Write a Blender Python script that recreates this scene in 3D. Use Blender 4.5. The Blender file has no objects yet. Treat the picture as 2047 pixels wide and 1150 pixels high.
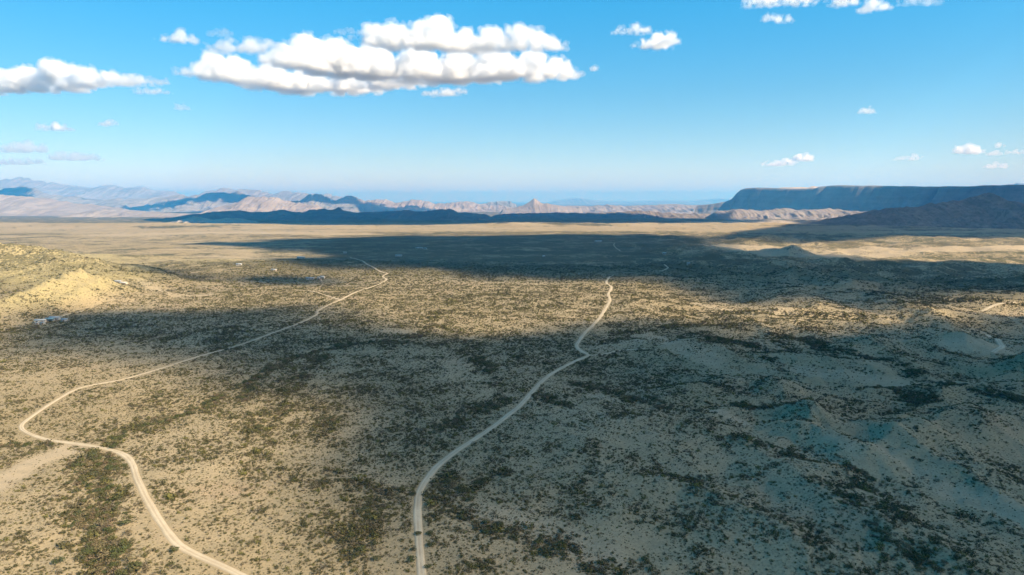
import bpy, math, random
import numpy as np

# ------------------------------------------------------------------ camera, sky, sun, exposure
scene = bpy.context.scene
COL = scene.collection
CAM_H = 120.0
PITCH = math.radians(7.306)
FPX = 1365.0                      # focal length in pixels of the 2047 px wide photograph
cd = bpy.data.cameras.new('camera')
cam = bpy.data.objects.new('camera', cd)
COL.objects.link(cam)
cam.location = (0, 0, CAM_H)
cam.rotation_euler = (math.radians(90) - PITCH, 0, 0)
cd.sensor_width = 36.0
cd.lens = 36.0 * FPX / 2047.0
cd.clip_start = 1.0
cd.clip_end = 300000.0
scene.camera = cam

SUN_EL = math.radians(40.0)
SUN_H = np.array([0.89, -0.456]); SUN_H /= np.linalg.norm(SUN_H)      # the sun stands to the right, a little behind
SUN_DIR = np.array([SUN_H[0]*math.cos(SUN_EL), SUN_H[1]*math.cos(SUN_EL), math.sin(SUN_EL)])

world = bpy.data.worlds.new('World'); scene.world = world; world.use_nodes = True
wn = world.node_tree; wn.nodes.clear()
w_out = wn.nodes.new('ShaderNodeOutputWorld'); w_bg = wn.nodes.new('ShaderNodeBackground')
w_sky = wn.nodes.new('ShaderNodeTexSky'); w_sky.sky_type = 'NISHITA'
w_sky.sun_disc = False
w_sky.sun_elevation = SUN_EL
w_sky.sun_rotation = math.atan2(SUN_H[0], SUN_H[1])
w_sky.altitude = 900.0
w_sky.air_density = 1.0; w_sky.dust_density = 0.25; w_sky.ozone_density = 4.0
w_hs = wn.nodes.new('ShaderNodeHueSaturation')
w_hs.inputs['Hue'].default_value = 0.495
w_hs.inputs['Saturation'].default_value = 2.52
w_hs.inputs['Value'].default_value = 1.42
w_bg.inputs['Strength'].default_value = 0.15
w_gm = wn.nodes.new('ShaderNodeGamma'); w_gm.inputs['Gamma'].default_value = 0.40
wn.links.new(w_sky.outputs[0], w_gm.inputs['Color'])
wn.links.new(w_gm.outputs[0], w_hs.inputs['Color'])
wn.links.new(w_hs.outputs[0], w_bg.inputs['Color'])
wn.links.new(w_bg.outputs[0], w_out.inputs['Surface'])

sl = bpy.data.lights.new('sun', 'SUN'); sun = bpy.data.objects.new('sun', sl); COL.objects.link(sun)
sl.energy = 5.0; sl.angle = math.radians(0.53); sl.color = (1.0, 0.865, 0.64)
from mathutils import Vector
sun.rotation_euler = Vector(SUN_DIR).to_track_quat('Z', 'Y').to_euler()
sun.location = (0, 0, 400)

vs = scene.view_settings
vs.view_transform = 'Standard'; vs.look = 'None'; vs.gamma = 1.0; vs.exposure = 1.22
cy = scene.cycles
cy.use_denoising = True
try: cy.denoiser = 'OPENIMAGEDENOISE'
except Exception: pass
cy.use_adaptive_sampling = True; cy.adaptive_threshold = 0.02
cy.max_bounces = 12; cy.diffuse_bounces = 2; cy.glossy_bounces = 1; cy.transmission_bounces = 2
cy.volume_bounces = 12; cy.transparent_max_bounces = 64
cy.caustics_reflective = False; cy.caustics_refractive = False
cy.sample_clamp_indirect = 6.0

rng = np.random.default_rng(7)
random.seed(7)

# ------------------------------------------------------------------ noise
def _hash(ix, iy, seed):
    s = (seed*0x9E3779B1) & 0xFFFFFFFF
    h = (ix.astype(np.int64)*374761393 + iy.astype(np.int64)*668265263 + s) & 0xFFFFFFFF
    h = ((h ^ (h >> 13))*1274126177) & 0xFFFFFFFF
    h = ((h ^ (h >> 15))*2246822519) & 0xFFFFFFFF
    return (h ^ (h >> 16)) & 0xFFFFFFFF

def perlin(x, y, seed=0):
    x = np.asarray(x, float); y = np.asarray(y, float)
    x0 = np.floor(x); y0 = np.floor(y); fx = x-x0; fy = y-y0
    u = fx*fx*fx*(fx*(fx*6-15)+10); v = fy*fy*fy*(fy*(fy*6-15)+10)
    def g(dx, dy):
        a = _hash(x0+dx, y0+dy, seed)*(2*math.pi/4294967296.0)
        return np.cos(a)*(fx-dx)+np.sin(a)*(fy-dy)
    n00, n10, n01, n11 = g(0, 0), g(1, 0), g(0, 1), g(1, 1)
    a = n00+u*(n10-n00); b = n01+u*(n11-n01)
    return (a+v*(b-a))*1.41

def fbm(x, y, seed=0, o=4, gain=.5):
    s = 0; a = 1.0; f = 1.0
    for i in range(o):
        s = s+a*perlin(x*f, y*f, seed+i*17); a *= gain; f *= 2.03
    return s

def ridged(x, y, seed=0, o=3, gain=.5):
    s = 0; a = 1.0; f = 1.0; t = 0
    for i in range(o):
        s = s+a*(1-np.abs(perlin(x*f, y*f, seed+i*31))*1.5); t += a; a *= gain; f *= 2.1
    return s/t

def worley(x, y, seed=0):
    x = np.asarray(x, float); y = np.asarray(y, float)
    x0 = np.floor(x); y0 = np.floor(y); d = np.full(x.shape, 9.0)
    for dx in (-1, 0, 1):
        for dy in (-1, 0, 1):
            h = _hash(x0+dx, y0+dy, seed); h2 = _hash(x0+dx, y0+dy, seed+91)
            px = x0+dx+h/4294967296.0; py = y0+dy+h2/4294967296.0
            d = np.minimum(d, (px-x)**2+(py-y)**2)
    return np.sqrt(d)

def sstep(a, b, x):
    t = np.clip((np.asarray(x, float)-a)/(b-a), 0, 1); return t*t*(3-2*t)

# ------------------------------------------------------------------ mesh helpers
def mesh_np(name, verts, faces):
    """verts (n,3), faces (m,k) with k = 3 or 4"""
    me = bpy.data.meshes.new(name)
    faces = np.asarray(faces, np.int32); k = faces.shape[1]
    me.vertices.add(len(verts)); me.vertices.foreach_set('co', np.asarray(verts, np.float32).ravel())
    me.loops.add(faces.size); me.loops.foreach_set('vertex_index', faces.ravel())
    me.polygons.add(len(faces))
    me.polygons.foreach_set('loop_start', np.arange(0, faces.size, k, dtype=np.int32))
    me.polygons.foreach_set('loop_total', np.full(len(faces), k, np.int32))
    me.update(calc_edges=True); me.validate()
    return me

def grid_faces(nr, nc, wrap=False):
    i = np.arange(nr-1)[:, None]; j = np.arange(nc if wrap else nc-1)[None, :]
    j2 = (j+1) % nc
    return np.stack([i*nc+j, i*nc+j2, (i+1)*nc+j2, (i+1)*nc+j], -1).reshape(-1, 4)

def fattr(me, name, arr):
    a = me.attributes.new(name, 'FLOAT', 'POINT'); a.data.foreach_set('value', np.asarray(arr, np.float32).ravel())

def link(name, me, mat=None, parent=None, smooth=False):
    o = bpy.data.objects.new(name, me); COL.objects.link(o)
    if mat is not None: me.materials.append(mat)
    if smooth: me.polygons.foreach_set('use_smooth', np.ones(len(me.polygons), bool))
    if parent is not None: o.parent = parent
    return o

def tag(o, label=None, cat=None, group=None, kind=None):
    if label: o['label'] = label
    if cat: o['category'] = cat
    if group: o['group'] = group
    if kind: o['kind'] = kind
    return o

# ------------------------------------------------------------------ material helper
class NT:
    def __init__(s, name):
        s.m = bpy.data.materials.new(name); s.m.use_nodes = True; s.t = s.m.node_tree; s.t.nodes.clear()
        s.out = s.n('ShaderNodeOutputMaterial')
    def n(s, typ, **kw):
        nd = s.t.nodes.new(typ)
        for k, v in kw.items(): setattr(nd, k, v)
        return nd
    def l(s, a, b): s.t.links.new(a, b)
    def geo(s): return s.n('ShaderNodeNewGeometry').outputs['Position']
    def noise(s, scale, detail=4, rough=.55, vec=None):
        nd = s.n('ShaderNodeTexNoise'); nd.inputs['Scale'].default_value = scale
        nd.inputs['Detail'].default_value = detail; nd.inputs['Roughness'].default_value = rough
        s.l(vec if vec is not None else s.geo(), nd.inputs['Vector']); return nd.outputs[0]
    def ramp(s, f, a, b, va=0., vb=1.):
        nd = s.n('ShaderNodeMapRange', interpolation_type='SMOOTHSTEP')
        for k, v in (('From Min', a), ('From Max', b), ('To Min', va), ('To Max', vb)): nd.inputs[k].default_value = v
        s.l(f, nd.inputs['Value']); return nd.outputs[0]
    def math(s, op, a, b=None, c=None):
        nd = s.n('ShaderNodeMath', operation=op)
        for i, v in enumerate((a, b, c)):
            if v is None: continue
            if isinstance(v, (int, float)): nd.inputs[i].default_value = v
            else: s.l(v, nd.inputs[i])
        return nd.outputs[0]
    def mix(s, f, a, b):
        nd = s.n('ShaderNodeMix', data_type='RGBA')
        for sk, v in ((nd.inputs[0], f), (nd.inputs[6], a), (nd.inputs[7], b)):
            if isinstance(v, (int, float)): sk.default_value = v
            elif isinstance(v, tuple): sk.default_value = (*v, 1)
            else: s.l(v, sk)
        return nd.outputs[2]
    def attr(s, name):
        nd = s.n('ShaderNodeAttribute'); nd.attribute_name = name; return nd.outputs['Fac']
    def bsdf(s, col, rough=.95, bump=None, strength=.3, dist=1., spec=.15):
        b = s.n('ShaderNodeBsdfPrincipled')
        if isinstance(col, tuple): b.inputs['Base Color'].default_value = (*col, 1)
        else: s.l(col, b.inputs['Base Color'])
        b.inputs['Roughness'].default_value = rough
        b.inputs['Specular IOR Level'].default_value = spec
        if bump is not None:
            bn = s.n('ShaderNodeBump'); bn.inputs['Strength'].default_value = strength; bn.inputs['Distance'].default_value = dist
            s.l(bump, bn.inputs['Height']); s.l(bn.outputs[0], b.inputs['Normal'])
        s.l(b.outputs[0], s.out.inputs['Surface']); return b

# ------------------------------------------------------------------ projection
CP, SP = math.cos(PITCH), math.sin(PITCH)
def ray(px, py):
    px = np.asarray(px, float); py = np.asarray(py, float)
    xc = (px-1023.5)/FPX; yc = (575-py)/FPX
    return xc, CP+yc*SP, -SP+yc*CP
def at_depth(px, py, Y):
    """point on the line of sight where the forward distance is Y"""
    dx, dy, dz = ray(px, py); t = np.asarray(Y, float)/dy
    return dx*t, np.broadcast_to(Y, np.shape(dx*t)), CAM_H+dz*t
def at_height(px, py, Z):
    dx, dy, dz = ray(px, py); t = (Z-CAM_H)/dz
    return dx*t, dy*t

# ------------------------------------------------------------------ terrain height
_BY = np.array([-90000, 0, 800, 2000, 4000, 8000, 15000, 40000, 120000.])
_BZ = np.array([0, 0, -2, -15, -45, -110, -200, -250, -260.])
def base_h(x, y):
    return np.interp(y, _BY, _BZ)

def H_plain(x, y):
    r = np.hypot(x, y)
    z = base_h(x, y)
    z = z+perlin(x/700+3.3, y/700+1.7, 5)*4.0*sstep(150, 900, r)
    az = x/(np.abs(y)+150)
    right = sstep(0.02, 0.32, az)*sstep(-200, 200, y)*(1-.5*sstep(2500, 4500, r))
    wx = x+perlin(x/160, y/160, 71)*45; wy = y+perlin(x/160+9, y/160, 72)*45
    z = z+right*(ridged(wx/210+.3, wy/210, 11, 3)-.55)*20.0
    z = z+right*perlin(x/38, y/38, 14)*.9
    z = z+(1-right)*(ridged(wx/170+7, wy/240, 12, 2)-.5)*2.2
    far = sstep(2600, 6500, r)
    z = z+far*(ridged(x/1500, y/1100, 21, 4)-.45)*26
    return z

def H_fine(x, y):
    az = x/(np.abs(y)+150)
    right = sstep(0.05, 0.35, az)
    return perlin(x/14, y/14, 31)*.30+perlin(x/5.3, y/5.3, 32)*.10+(ridged(x/23+3, y/23, 33, 3)-.6)*(.5+2.0*right)

def cone_px(px, py, h, rx, ry=None, rot=0., p=1.4):
    x, y = ground_plain(px, py); return (float(x), float(y), h, rx, ry or rx, rot, p)

def _march(px, py, f):
    px = np.atleast_1d(np.asarray(px, float)); py = np.atleast_1d(np.asarray(py, float))
    dx, dy, dz = ray(px, py)
    t = np.geomspace(120, 60000, 560)
    X = dx[:, None]*t; Y = dy[:, None]*t; Z = CAM_H+dz[:, None]*t
    below = Z < f(X, Y)
    i = np.where(below.any(1), below.argmax(1), len(t)-1); i = np.maximum(i, 1)
    r = np.arange(len(px))
    lo, hi = t[i-1], t[i]
    for _ in range(13):
        m = (lo+hi)/2; b = CAM_H+dz*m < f(dx*m, dy*m)
        hi = np.where(b, m, hi); lo = np.where(b, lo, m)
    return dx*hi, dy*hi
def ground_plain(px, py):
    a, b = _march(px, py, H_plain); return (a[0], b[0]) if np.ndim(px) == 0 else (a, b)

# hills: (x, y, height, radius x, radius y, rotation, sharpness)
CONES = [
    (-980, 1330, 30, 420, 330, 0, 1.2), (-560, 1300, 13, 420, 240, 0, 1.0),
    cone_px(1582, 506, 21, 60, 75, 0, 1.3), cone_px(1545, 506, 11, 60, 60, 0, 1.3), cone_px(1500, 508, 8, 70, 60, 0, 1.3),
    cone_px(1692, 532, 17, 52, 70, 0, 1.5), cone_px(1645, 528, 12, 50, 60, 0, 1.3), cone_px(1560, 530, 13, 55, 70, 0, 1.3),
    cone_px(1530, 482, 22, 130, 150, 0, 1.3), cone_px(1570, 484, 18, 110, 150, 0, 1.3), cone_px(1800, 478, 12, 240, 160, 0, 1.2),
    cone_px(1918, 692, 13, 30, 42, .5, 1.4), cone_px(1740, 690, 8, 27, 32, 0, 1.3), cone_px(1700, 700, 5, 22, 26, 0, 1.3),
    cone_px(2052, 745, 15, 34, 40, 0, 1.4), cone_px(1990, 690, 5, 30, 30, 0, 1.3),
    cone_px(1612, 842, 12.5, 19, 34, .45, 1.4), cone_px(1690, 905, 6, 16, 30, .5, 1.3),
    cone_px(1380, 790, 7.5, 40, 28, .2, 1.1), cone_px(1440, 775, 5, 18, 24, 0, 1.2),
    cone_px(1560, 778, 5, 22, 26, 0, 1.2), cone_px(1735, 800, 7.5, 34, 30, 0, 1.2), cone_px(1850, 790, 6, 26, 30, 0, 1.3),
    cone_px(1850, 872, 8, 26, 30, .6, 1.3), cone_px(1960, 960, 7, 24, 24, .6, 1.3), cone_px(1960, 850, 8, 26, 30, .5, 1.3),
    cone_px(1390, 690, 5, 40, 40, 0, 1.2), cone_px(1290, 690, 4, 40, 40, 0, 1.2), cone_px(1180, 900, 3, 30, 34, 0, 1.1),
    cone_px(1350, 900, 4, 40, 40, 0, 1.1), cone_px(1240, 1040, 3.5, 30, 30, 0, 1.1),
    cone_px(1380, 500, 14, 160, 120, 0, 1.2), cone_px(1450, 520, 10, 120, 100, 0, 1.2),
]
def _rpx(pts):      # ridge crest given as (px, base py, height)
    o = []
    for px, py, h in pts:
        x, y = ground_plain(px, py); o.append((float(x), float(y), h))
    return o
# ridges: points (x, y, height), half width, sharpness
RIDGES = [
    ([(-1700, 1250, 96), (-1300, 1150, 84), (-980, 1085, 74), (-787, 1050, 66), (-703, 1035, 54), (-655, 1012, 48), (-603, 965, 33), (-575, 915, 6)], 150, .95),
    ([(-870, 1060, 46), (-770, 960, 30), (-705, 880, 3)], 70, 1.1),
    ([(-1010, 1080, 50), (-900, 920, 34), (-840, 830, 4)], 75, 1.1),
    ([(-480, 870, 8), (-528, 830, 43), (-533, 780, 34), (-538, 720, 21), (-545, 640, 3)], 60, 1.15),
    (_rpx([(1540, 536, 10), (1590, 548, 12), (1650, 562, 10), (1720, 590, 10), (1790, 612, 9), (1850, 640, 9), (1905, 672, 9)]), 46, 1.2),
    (_rpx([(1790, 545, 7), (1700, 552, 8), (1640, 545, 6)]), 50, 1.2),
    (_rpx([(1560, 860, 5), (1640, 880, 8), (1740, 920, 4)]), 16, 1.2),
    (_rpx([(1700, 850, 3), (1800, 880, 6), (1900, 950, 6), (2020, 1030, 6), (2150, 1090, 6)]), 20, 1.2),
    (_rpx([(1100, 980, 2), (1250, 960, 5), (1420, 1000, 6), (1560, 1080, 5), (1700, 1180, 4)]), 26, 1.1),
    (_rpx([(1150, 860, 2), (1300, 850, 5), (1460, 880, 5), (1580, 950, 4), (1750, 1060, 5), (1900, 1140, 5)]), 24, 1.1),
    # the long pale bluffs beyond the dark plain
    ([(-4200, 4700, 18), (-2600, 4300, 26), (-1500, 4150, 24), (-700, 4050, 4)], 260, 1.0),
    ([(-700, 4700, 4), (0, 4500, 24), (900, 4600, 28), (1700, 4500, 24), (2300, 4100, 10)], 330, 1.0),
]
_seg = []
for pts, w, p in RIDGES:
    for a, b in zip(pts[:-1], pts[1:]): _seg.append((pts, a, b, w, p))
def H_hills(x, y):
    z = np.zeros(np.shape(x))
    wob = None
    for cx, cy_, h, rx, ry, rot, p in CONES:
        m = max(rx, ry)*1.05
        sel = (np.abs(x-cx) < m*1.5) & (np.abs(y-cy_) < m*1.5)
        if not sel.any(): continue
        xs = x[sel]-cx; ys = y[sel]-cy_
        c, s = math.cos(rot), math.sin(rot)
        u = (xs*c+ys*s)/rx; v = (-xs*s+ys*c)/ry
        ang = np.arctan2(v, u)
        rr = np.hypot(u, v)*(1+.20*perlin(np.cos(ang)*2.2+cx, np.sin(ang)*2.2+cy_, 51))
        g = np.clip(1-rr, 0, 1)**p
        g = g*(1+.16*(1-g)*np.sign(perlin(ang*4.0+cx, rr*.6, 52))*np.abs(perlin(ang*4.0+cx, rr*.6, 52)))
        zs = h*g
        z[sel] = np.maximum(z[sel], zs)+np.minimum(z[sel], zs)*.35
    for pts, w, p in RIDGES:
        zz = np.zeros(np.shape(x))
        xs_ = [q[0] for q in pts]; ys_ = [q[1] for q in pts]
        sel = (x > min(xs_)-w*1.3) & (x < max(xs_)+w*1.3) & (y > min(ys_)-w*1.3) & (y < max(ys_)+w*1.3)
        if not sel.any(): continue
        X = x[sel]; Y = y[sel]; zb = np.zeros(X.shape)
        for a, b in zip(pts[:-1], pts[1:]):
            dx, dy = b[0]-a[0], b[1]-a[1]; L = dx*dx+dy*dy
            t = np.clip(((X-a[0])*dx+(Y-a[1])*dy)/L, 0, 1)
            d = np.hypot(X-a[0]-t*dx, Y-a[1]-t*dy)
            d = d*(1+.28*perlin(X/(w*.45), Y/(w*.45), 61))
            hh = a[2]+(b[2]-a[2])*t
            zb = np.maximum(zb, hh*np.clip(1-d/w, 0, 1)**p)
        zb = zb*(1-.15*(1-ridged(X/(w*.30), Y/(w*.30), 66, 2))*1.4)
        z[sel] = np.maximum(z[sel], zb)+np.minimum(z[sel], zb)*.35
    return z

def H_all(x, y):
    x = np.asarray(x, float); y = np.asarray(y, float)
    return H_plain(x, y)+H_hills(x, y)
def ground_at(px, py):
    a, b = _march(px, py, H_all); return (a[0], b[0]) if np.ndim(px) == 0 else (a, b)

# ------------------------------------------------------------------ lines on the ground: roads and washes
def smooth_line(P, step):
    P = np.asarray(P, float); n = len(P)
    Q = np.vstack([2*P[0]-P[1], P, 2*P[-1]-P[-2]]); out = []
    for i in range(n-1):
        p0, p1, p2, p3 = Q[i:i+4]
        k = max(2, int(np.hypot(*(p2-p1))/step)); t = np.linspace(0, 1, k, endpoint=False)[:, None]
        out.append(.5*((2*p1)+(-p0+p2)*t+(2*p0-5*p1+4*p2-p3)*t*t+(-p0+3*p1-3*p2+p3)*t**3))
    return np.vstack(out+[P[-1:]])
def px_line(pts):
    a = np.array(pts, float); x, y = ground_at(a[:, 0], a[:, 1]); return np.stack([x, y], 1)
def seg_dist(x, y, L):
    out = np.full(np.shape(x), 1e9)
    box = (x > L[:, 0].min()-160) & (x < L[:, 0].max()+160) & (y > L[:, 1].min()-160) & (y < L[:, 1].max()+160)
    if not box.any(): return out
    x = x[box]; y = y[box]; d = np.full(x.shape, 1e9)
    if len(L) > 24: L = np.vstack([L[:-1:2], L[-1:]])
    for a, b in zip(L[:-1], L[1:]):
        m = 160
        sel = (x > min(a[0], b[0])-m) & (x < max(a[0], b[0])+m) & (y > min(a[1], b[1])-m) & (y < max(a[1], b[1])+m)
        if not sel.any(): continue
        X = x[sel]; Y = y[sel]; dx, dy = b-a; q = dx*dx+dy*dy+1e-9
        t = np.clip(((X-a[0])*dx+(Y-a[1])*dy)/q, 0, 1)
        d[sel] = np.minimum(d[sel], np.hypot(X-a[0]-t*dx, Y-a[1]-t*dy))
    out[box] = d
    return out

ROADS_PX = {
    'left': [(980, 1480), (760, 1300), (560, 1190), (485, 1152), (440, 1130), (372, 1099), (338, 1068), (302, 1012), (276, 962), (263, 925), (242, 906), (195, 894), (150, 887), (100, 880), (62, 869), (42, 853), (62, 834), (110, 802), (160, 776), (240, 760), (312, 740), (400, 712), (470, 693), (540, 668), (590, 650), (632, 630), (638, 620), (681, 600)],
    'left_far': [(681, 600), (710, 585), (752, 571), (772, 560), (765, 553), (776, 547)],
    'left_spur': [(681, 600), (655, 592), (625, 583), (590, 580)],
    'middle': [(862, 1480), (850, 1300), (846, 1190), (843, 1150), (838, 1090), (834, 1020), (838, 985), (855, 955), (882, 925), (930, 890), (990, 850), (1040, 810), (1080, 766), (1110, 743), (1150, 722), (1176, 711), (1160, 701), (1153, 690), (1170, 665), (1195, 640), (1212, 615), (1219, 600), (1216, 588), (1222, 574), (1212, 563), (1226, 550)],
    'middle_spur': [(1176, 711), (1205, 709), (1240, 701), (1290, 698)],
    'drive': [(70, 650), (105, 640), (130, 630), (165, 622)],
    'far_a': [(1240, 503), (1232, 497), (1227, 490), (1229, 486)],
    'far_b': [(1290, 542), (1325, 541), (1336, 536), (1328, 529)],
    'far_c': [(1960, 622), (1990, 610), (2030, 604)],
    'far_d': [(1985, 705), (2003, 692), (1995, 680), (1975, 670)],
    'far_e': [(700, 515), (715, 519), (730, 526), (745, 534), (760, 543), (776, 547)],
}
ROAD_W = {'left': 3.0, 'left_far': 2.6, 'left_spur': 2.2, 'middle': 3.1, 'middle_spur': 1.7, 'drive': 2.6, 'far_a': 2.6, 'far_b': 2.8, 'far_c': 3.5, 'far_d': 4, 'far_e': 3.6}
ROADS = {k: smooth_line(px_line(v), 5.0) for k, v in ROADS_PX.items()}
def road_dist(x, y):
    d = np.full(np.shape(x), 1e9)
    for k, L in ROADS.items():
        d = np.minimum(d, seg_dist(x, y, L)-ROAD_W[k]/2)
    return d

# (points, half width m, strength)
WASH_PX = [
    ([(240, 1190), (228, 1140), (218, 1080), (190, 1005), (202, 945), (196, 908)], 8, 1.0),
    ([(196, 908), (240, 872), (300, 846), (380, 824), (450, 790), (525, 750), (545, 735), (600, 712), (700, 690), (800, 682)], 5, .9),
    ([(800, 682), (850, 664), (860, 640), (880, 622), (925, 628)], 7, .9), ([(850, 640), (880, 655), (930, 668)], 5, .9),
    ([(-60, 895), (0, 891), (60, 887), (125, 886), (190, 900)], 4, .9),
    ([(505, 910), (530, 860), (560, 790), (600, 745), (640, 715)], 7, .55), ([(630, 880), (640, 850), (650, 820)], 7, .5),
    ([(480, 800), (545, 735)], 4, .6), ([(720, 1110), (730, 1030), (700, 940)], 8, .4),
    ([(890, 945), (925, 1005), (1000, 1050), (1100, 1088), (1200, 1120), (1300, 1150)], 6, .75), ([(915, 1010), (960, 960), (985, 950)], 6, .6),
    ([(955, 715), (985, 755), (1000, 800), (940, 822), (880, 860)], 7, .7),
    ([(1080, 790), (1150, 815)], 5, .8), ([(1160, 768), (1240, 790), (1330, 812)], 5, .75),
    ([(1430, 680), (1505, 690)], 9, 1.0), ([(1500, 712), (1540, 718)], 4, .8), ([(1480, 810), (1528, 812)], 4.5, 1.0),
    ([(1560, 672), (1620, 680), (1660, 700), (1740, 715), (1830, 742)], 8, .95), ([(1600, 655), (1680, 660)], 8, .9),
    ([(1780, 778), (1850, 800)], 7, .95), ([(1900, 770), (1960, 778)], 5, .9), ([(2000, 790), (2080, 805)], 6, .9),
    ([(1740, 715), (1900, 770), (2047, 800)], 4, .6),
    ([(1230, 668), (1330, 655), (1400, 648), (1480, 655)], 9, .85), ([(1200, 712), (1235, 712)], 3, .9),
    ([(1440, 865), (1560, 905), (1690, 950), (1760, 990), (1800, 1055), (1900, 1120)], 6, .55), ([(1600, 890), (1720, 950), (1820, 980), (2000, 1060)], 4, .5),
    ([(1280, 925), (1380, 960), (1400, 975)], 6, .4), ([(1700, 1000), (1780, 1070), (1900, 1140)], 5, .7),
    ([(1750, 586), (1850, 584), (2047, 572)], 9, .9), ([(1800, 605), (1930, 600), (2047, 610)], 9, .9), ([(1880, 560), (2047, 556)], 12, .8),
    ([(1330, 620), (1480, 625), (1640, 632), (1730, 632)], 12, .6), ([(1400, 650), (1560, 640)], 9, .5),
    ([(1500, 500), (1600, 502), (1800, 500), (2047, 505)], 14, .7), ([(1600, 495), (1750, 492), (1900, 490)], 14, .6),
    ([(1050, 590), (960, 590), (900, 605)], 10, .6), ([(1040, 618), (1090, 612)], 8, .6), ([(700, 640), (560, 650), (420, 660), (280, 690)], 10, .5),
    ([(-20, 665), (60, 655), (140, 660), (300, 650)], 5, .6), ([(430, 690), (470, 660)], 10, .6),
]
WASH = [(smooth_line(px_line(p), 8), w, s) for p, w, s in WASH_PX]
BARE_PX = [
    ([(-80, 1010), (0, 962), (60, 930), (140, 897)], 9, .95), ([(700, 955), (760, 930), (800, 960)], 8, .3),
    ([(1290, 672), (1350, 690), (1420, 720)], 12, .6), ([(1230, 1135), (1100, 1060), (950, 1020)], 7, .5),
    ([(1430, 822), (1480, 845)], 5, .8), ([(1700, 895), (1650, 870)], 3, .7), ([(1900, 980), (2047, 1040)], 8, .7), ([(1760, 900), (1900, 970)], 5, .4),
    ([(1600, 742), (1740, 760), (1820, 770)], 9, .6), ([(1190, 700), (1300, 680)], 10, .5), ([(780, 660), (830, 668)], 8, .6),
    ([(1400, 610), (1560, 622)], 14, .6), ([(1900, 690), (2000, 700)], 10, .8), ([(1480, 494), (1600, 500), (1800, 498), (2060, 500)], 110, .95), ([(240, 470), (420, 466), (700, 468)], 140, .7),
    ([(1180, 790), (1230, 800)], 4, .6), ([(280, 560), (340, 588), (420, 590)], 10, .6), ([(400, 512), (600, 516)], 16, .6), ([(330, 498), (480, 500)], 20, .6),
]
BARE = [(smooth_line(px_line(p), 8), w, s) for p, w, s in BARE_PX]

def wash_f(x, y):
    f = np.zeros(np.shape(x))
    for L, w, s in WASH:
        d = seg_dist(x, y, L)
        sel = d < w*4
        if not sel.any(): continue
        xs, ys = x[sel], y[sel]
        d = d[sel]*(1+.55*perlin(xs/11, ys/11, 81))+w*.8*perlin(xs/31, ys/31, 83)
        g = s*(1-sstep(w*.15, w*1.7, d))*(.62+.75*perlin(xs/17, ys/17, 84))
        f[sel] = np.maximum(f[sel], np.clip(g, 0, 1))
    return f
def bare_f(x, y):
    f = np.zeros(np.shape(x))
    for L, w, s in BARE:
        d = seg_dist(x, y, L); sel = d < w*3
        if not sel.any(): continue
        d = d[sel]*(1+.35*perlin(x[sel]/14, y[sel]/14, 82))
        f[sel] = np.maximum(f[sel], s*(1-sstep(w*.5, w*1.4, d)))
    return f
def veg_f(x, y, wf=None, bf=None):
    wf = wash_f(x, y) if wf is None else wf; bf = bare_f(x, y) if bf is None else bf
    r = np.hypot(x, y)
    v = .58+.40*fbm(x/120+5, y/120, 91, 3)+.36*perlin(x/28, y/28, 95)
    az = x/(np.abs(y)+150)
    wx = x+perlin(x/90, y/90, 98)*40; wy = y+perlin(x/90+4, y/90, 99)*40
    vein = ridged(wx/115, wy/230+3, 96, 2, .6)
    v = v+.85*sstep(.84, .95, vein)*sstep(-.3, .2, perlin(x/210, y/210, 94)+.1)
    v = v+.22*sstep(520, 700, r)*(1-sstep(1100, 1500, r))+.20*sstep(260, 400, r)*(1-sstep(750, 950, r))*sstep(-.5, -.3, az)*(1-sstep(.05, .3, az))
    v = v-.42*sstep(1150, 1500, r)*(1-sstep(3000, 3600, r))*(1-sstep(-.42, -.18, az))
    v = v-.04*sstep(.15, .45, az)*(1-sstep(900, 1500, r))
    v = v+.16*sstep(500, 900, r)*(1-sstep(0.1, .45, az))
    v = v-.85*sstep(3100, 3700, r)*(1-sstep(5200, 6200, r))*sstep(-.2, .2, perlin(x/900, y/260, 97)+.35)
    hh = H_hills(x, y)
    hm = sstep(5, 25, hh)*(x < -300)*(r < 1600)
    v = v+.14*sstep(1, 5, hh)*(x > 0)*(r < 1000)
    return np.clip((np.clip(v, .2, 1)*(1-bf)*(1-.34*hm)+wf*.9), 0, 1)
def H_ground(x, y, wf=None, rd=None):
    wf = wash_f(x, y) if wf is None else wf
    rd = road_dist(x, y) if rd is None else rd
    near = 1-sstep(-.2, 2.0, rd)
    return H_all(x, y)+H_fine(x, y)*sstep(1.5, 7.0, rd)-.8*wf*(1-near)-.12*near

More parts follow.
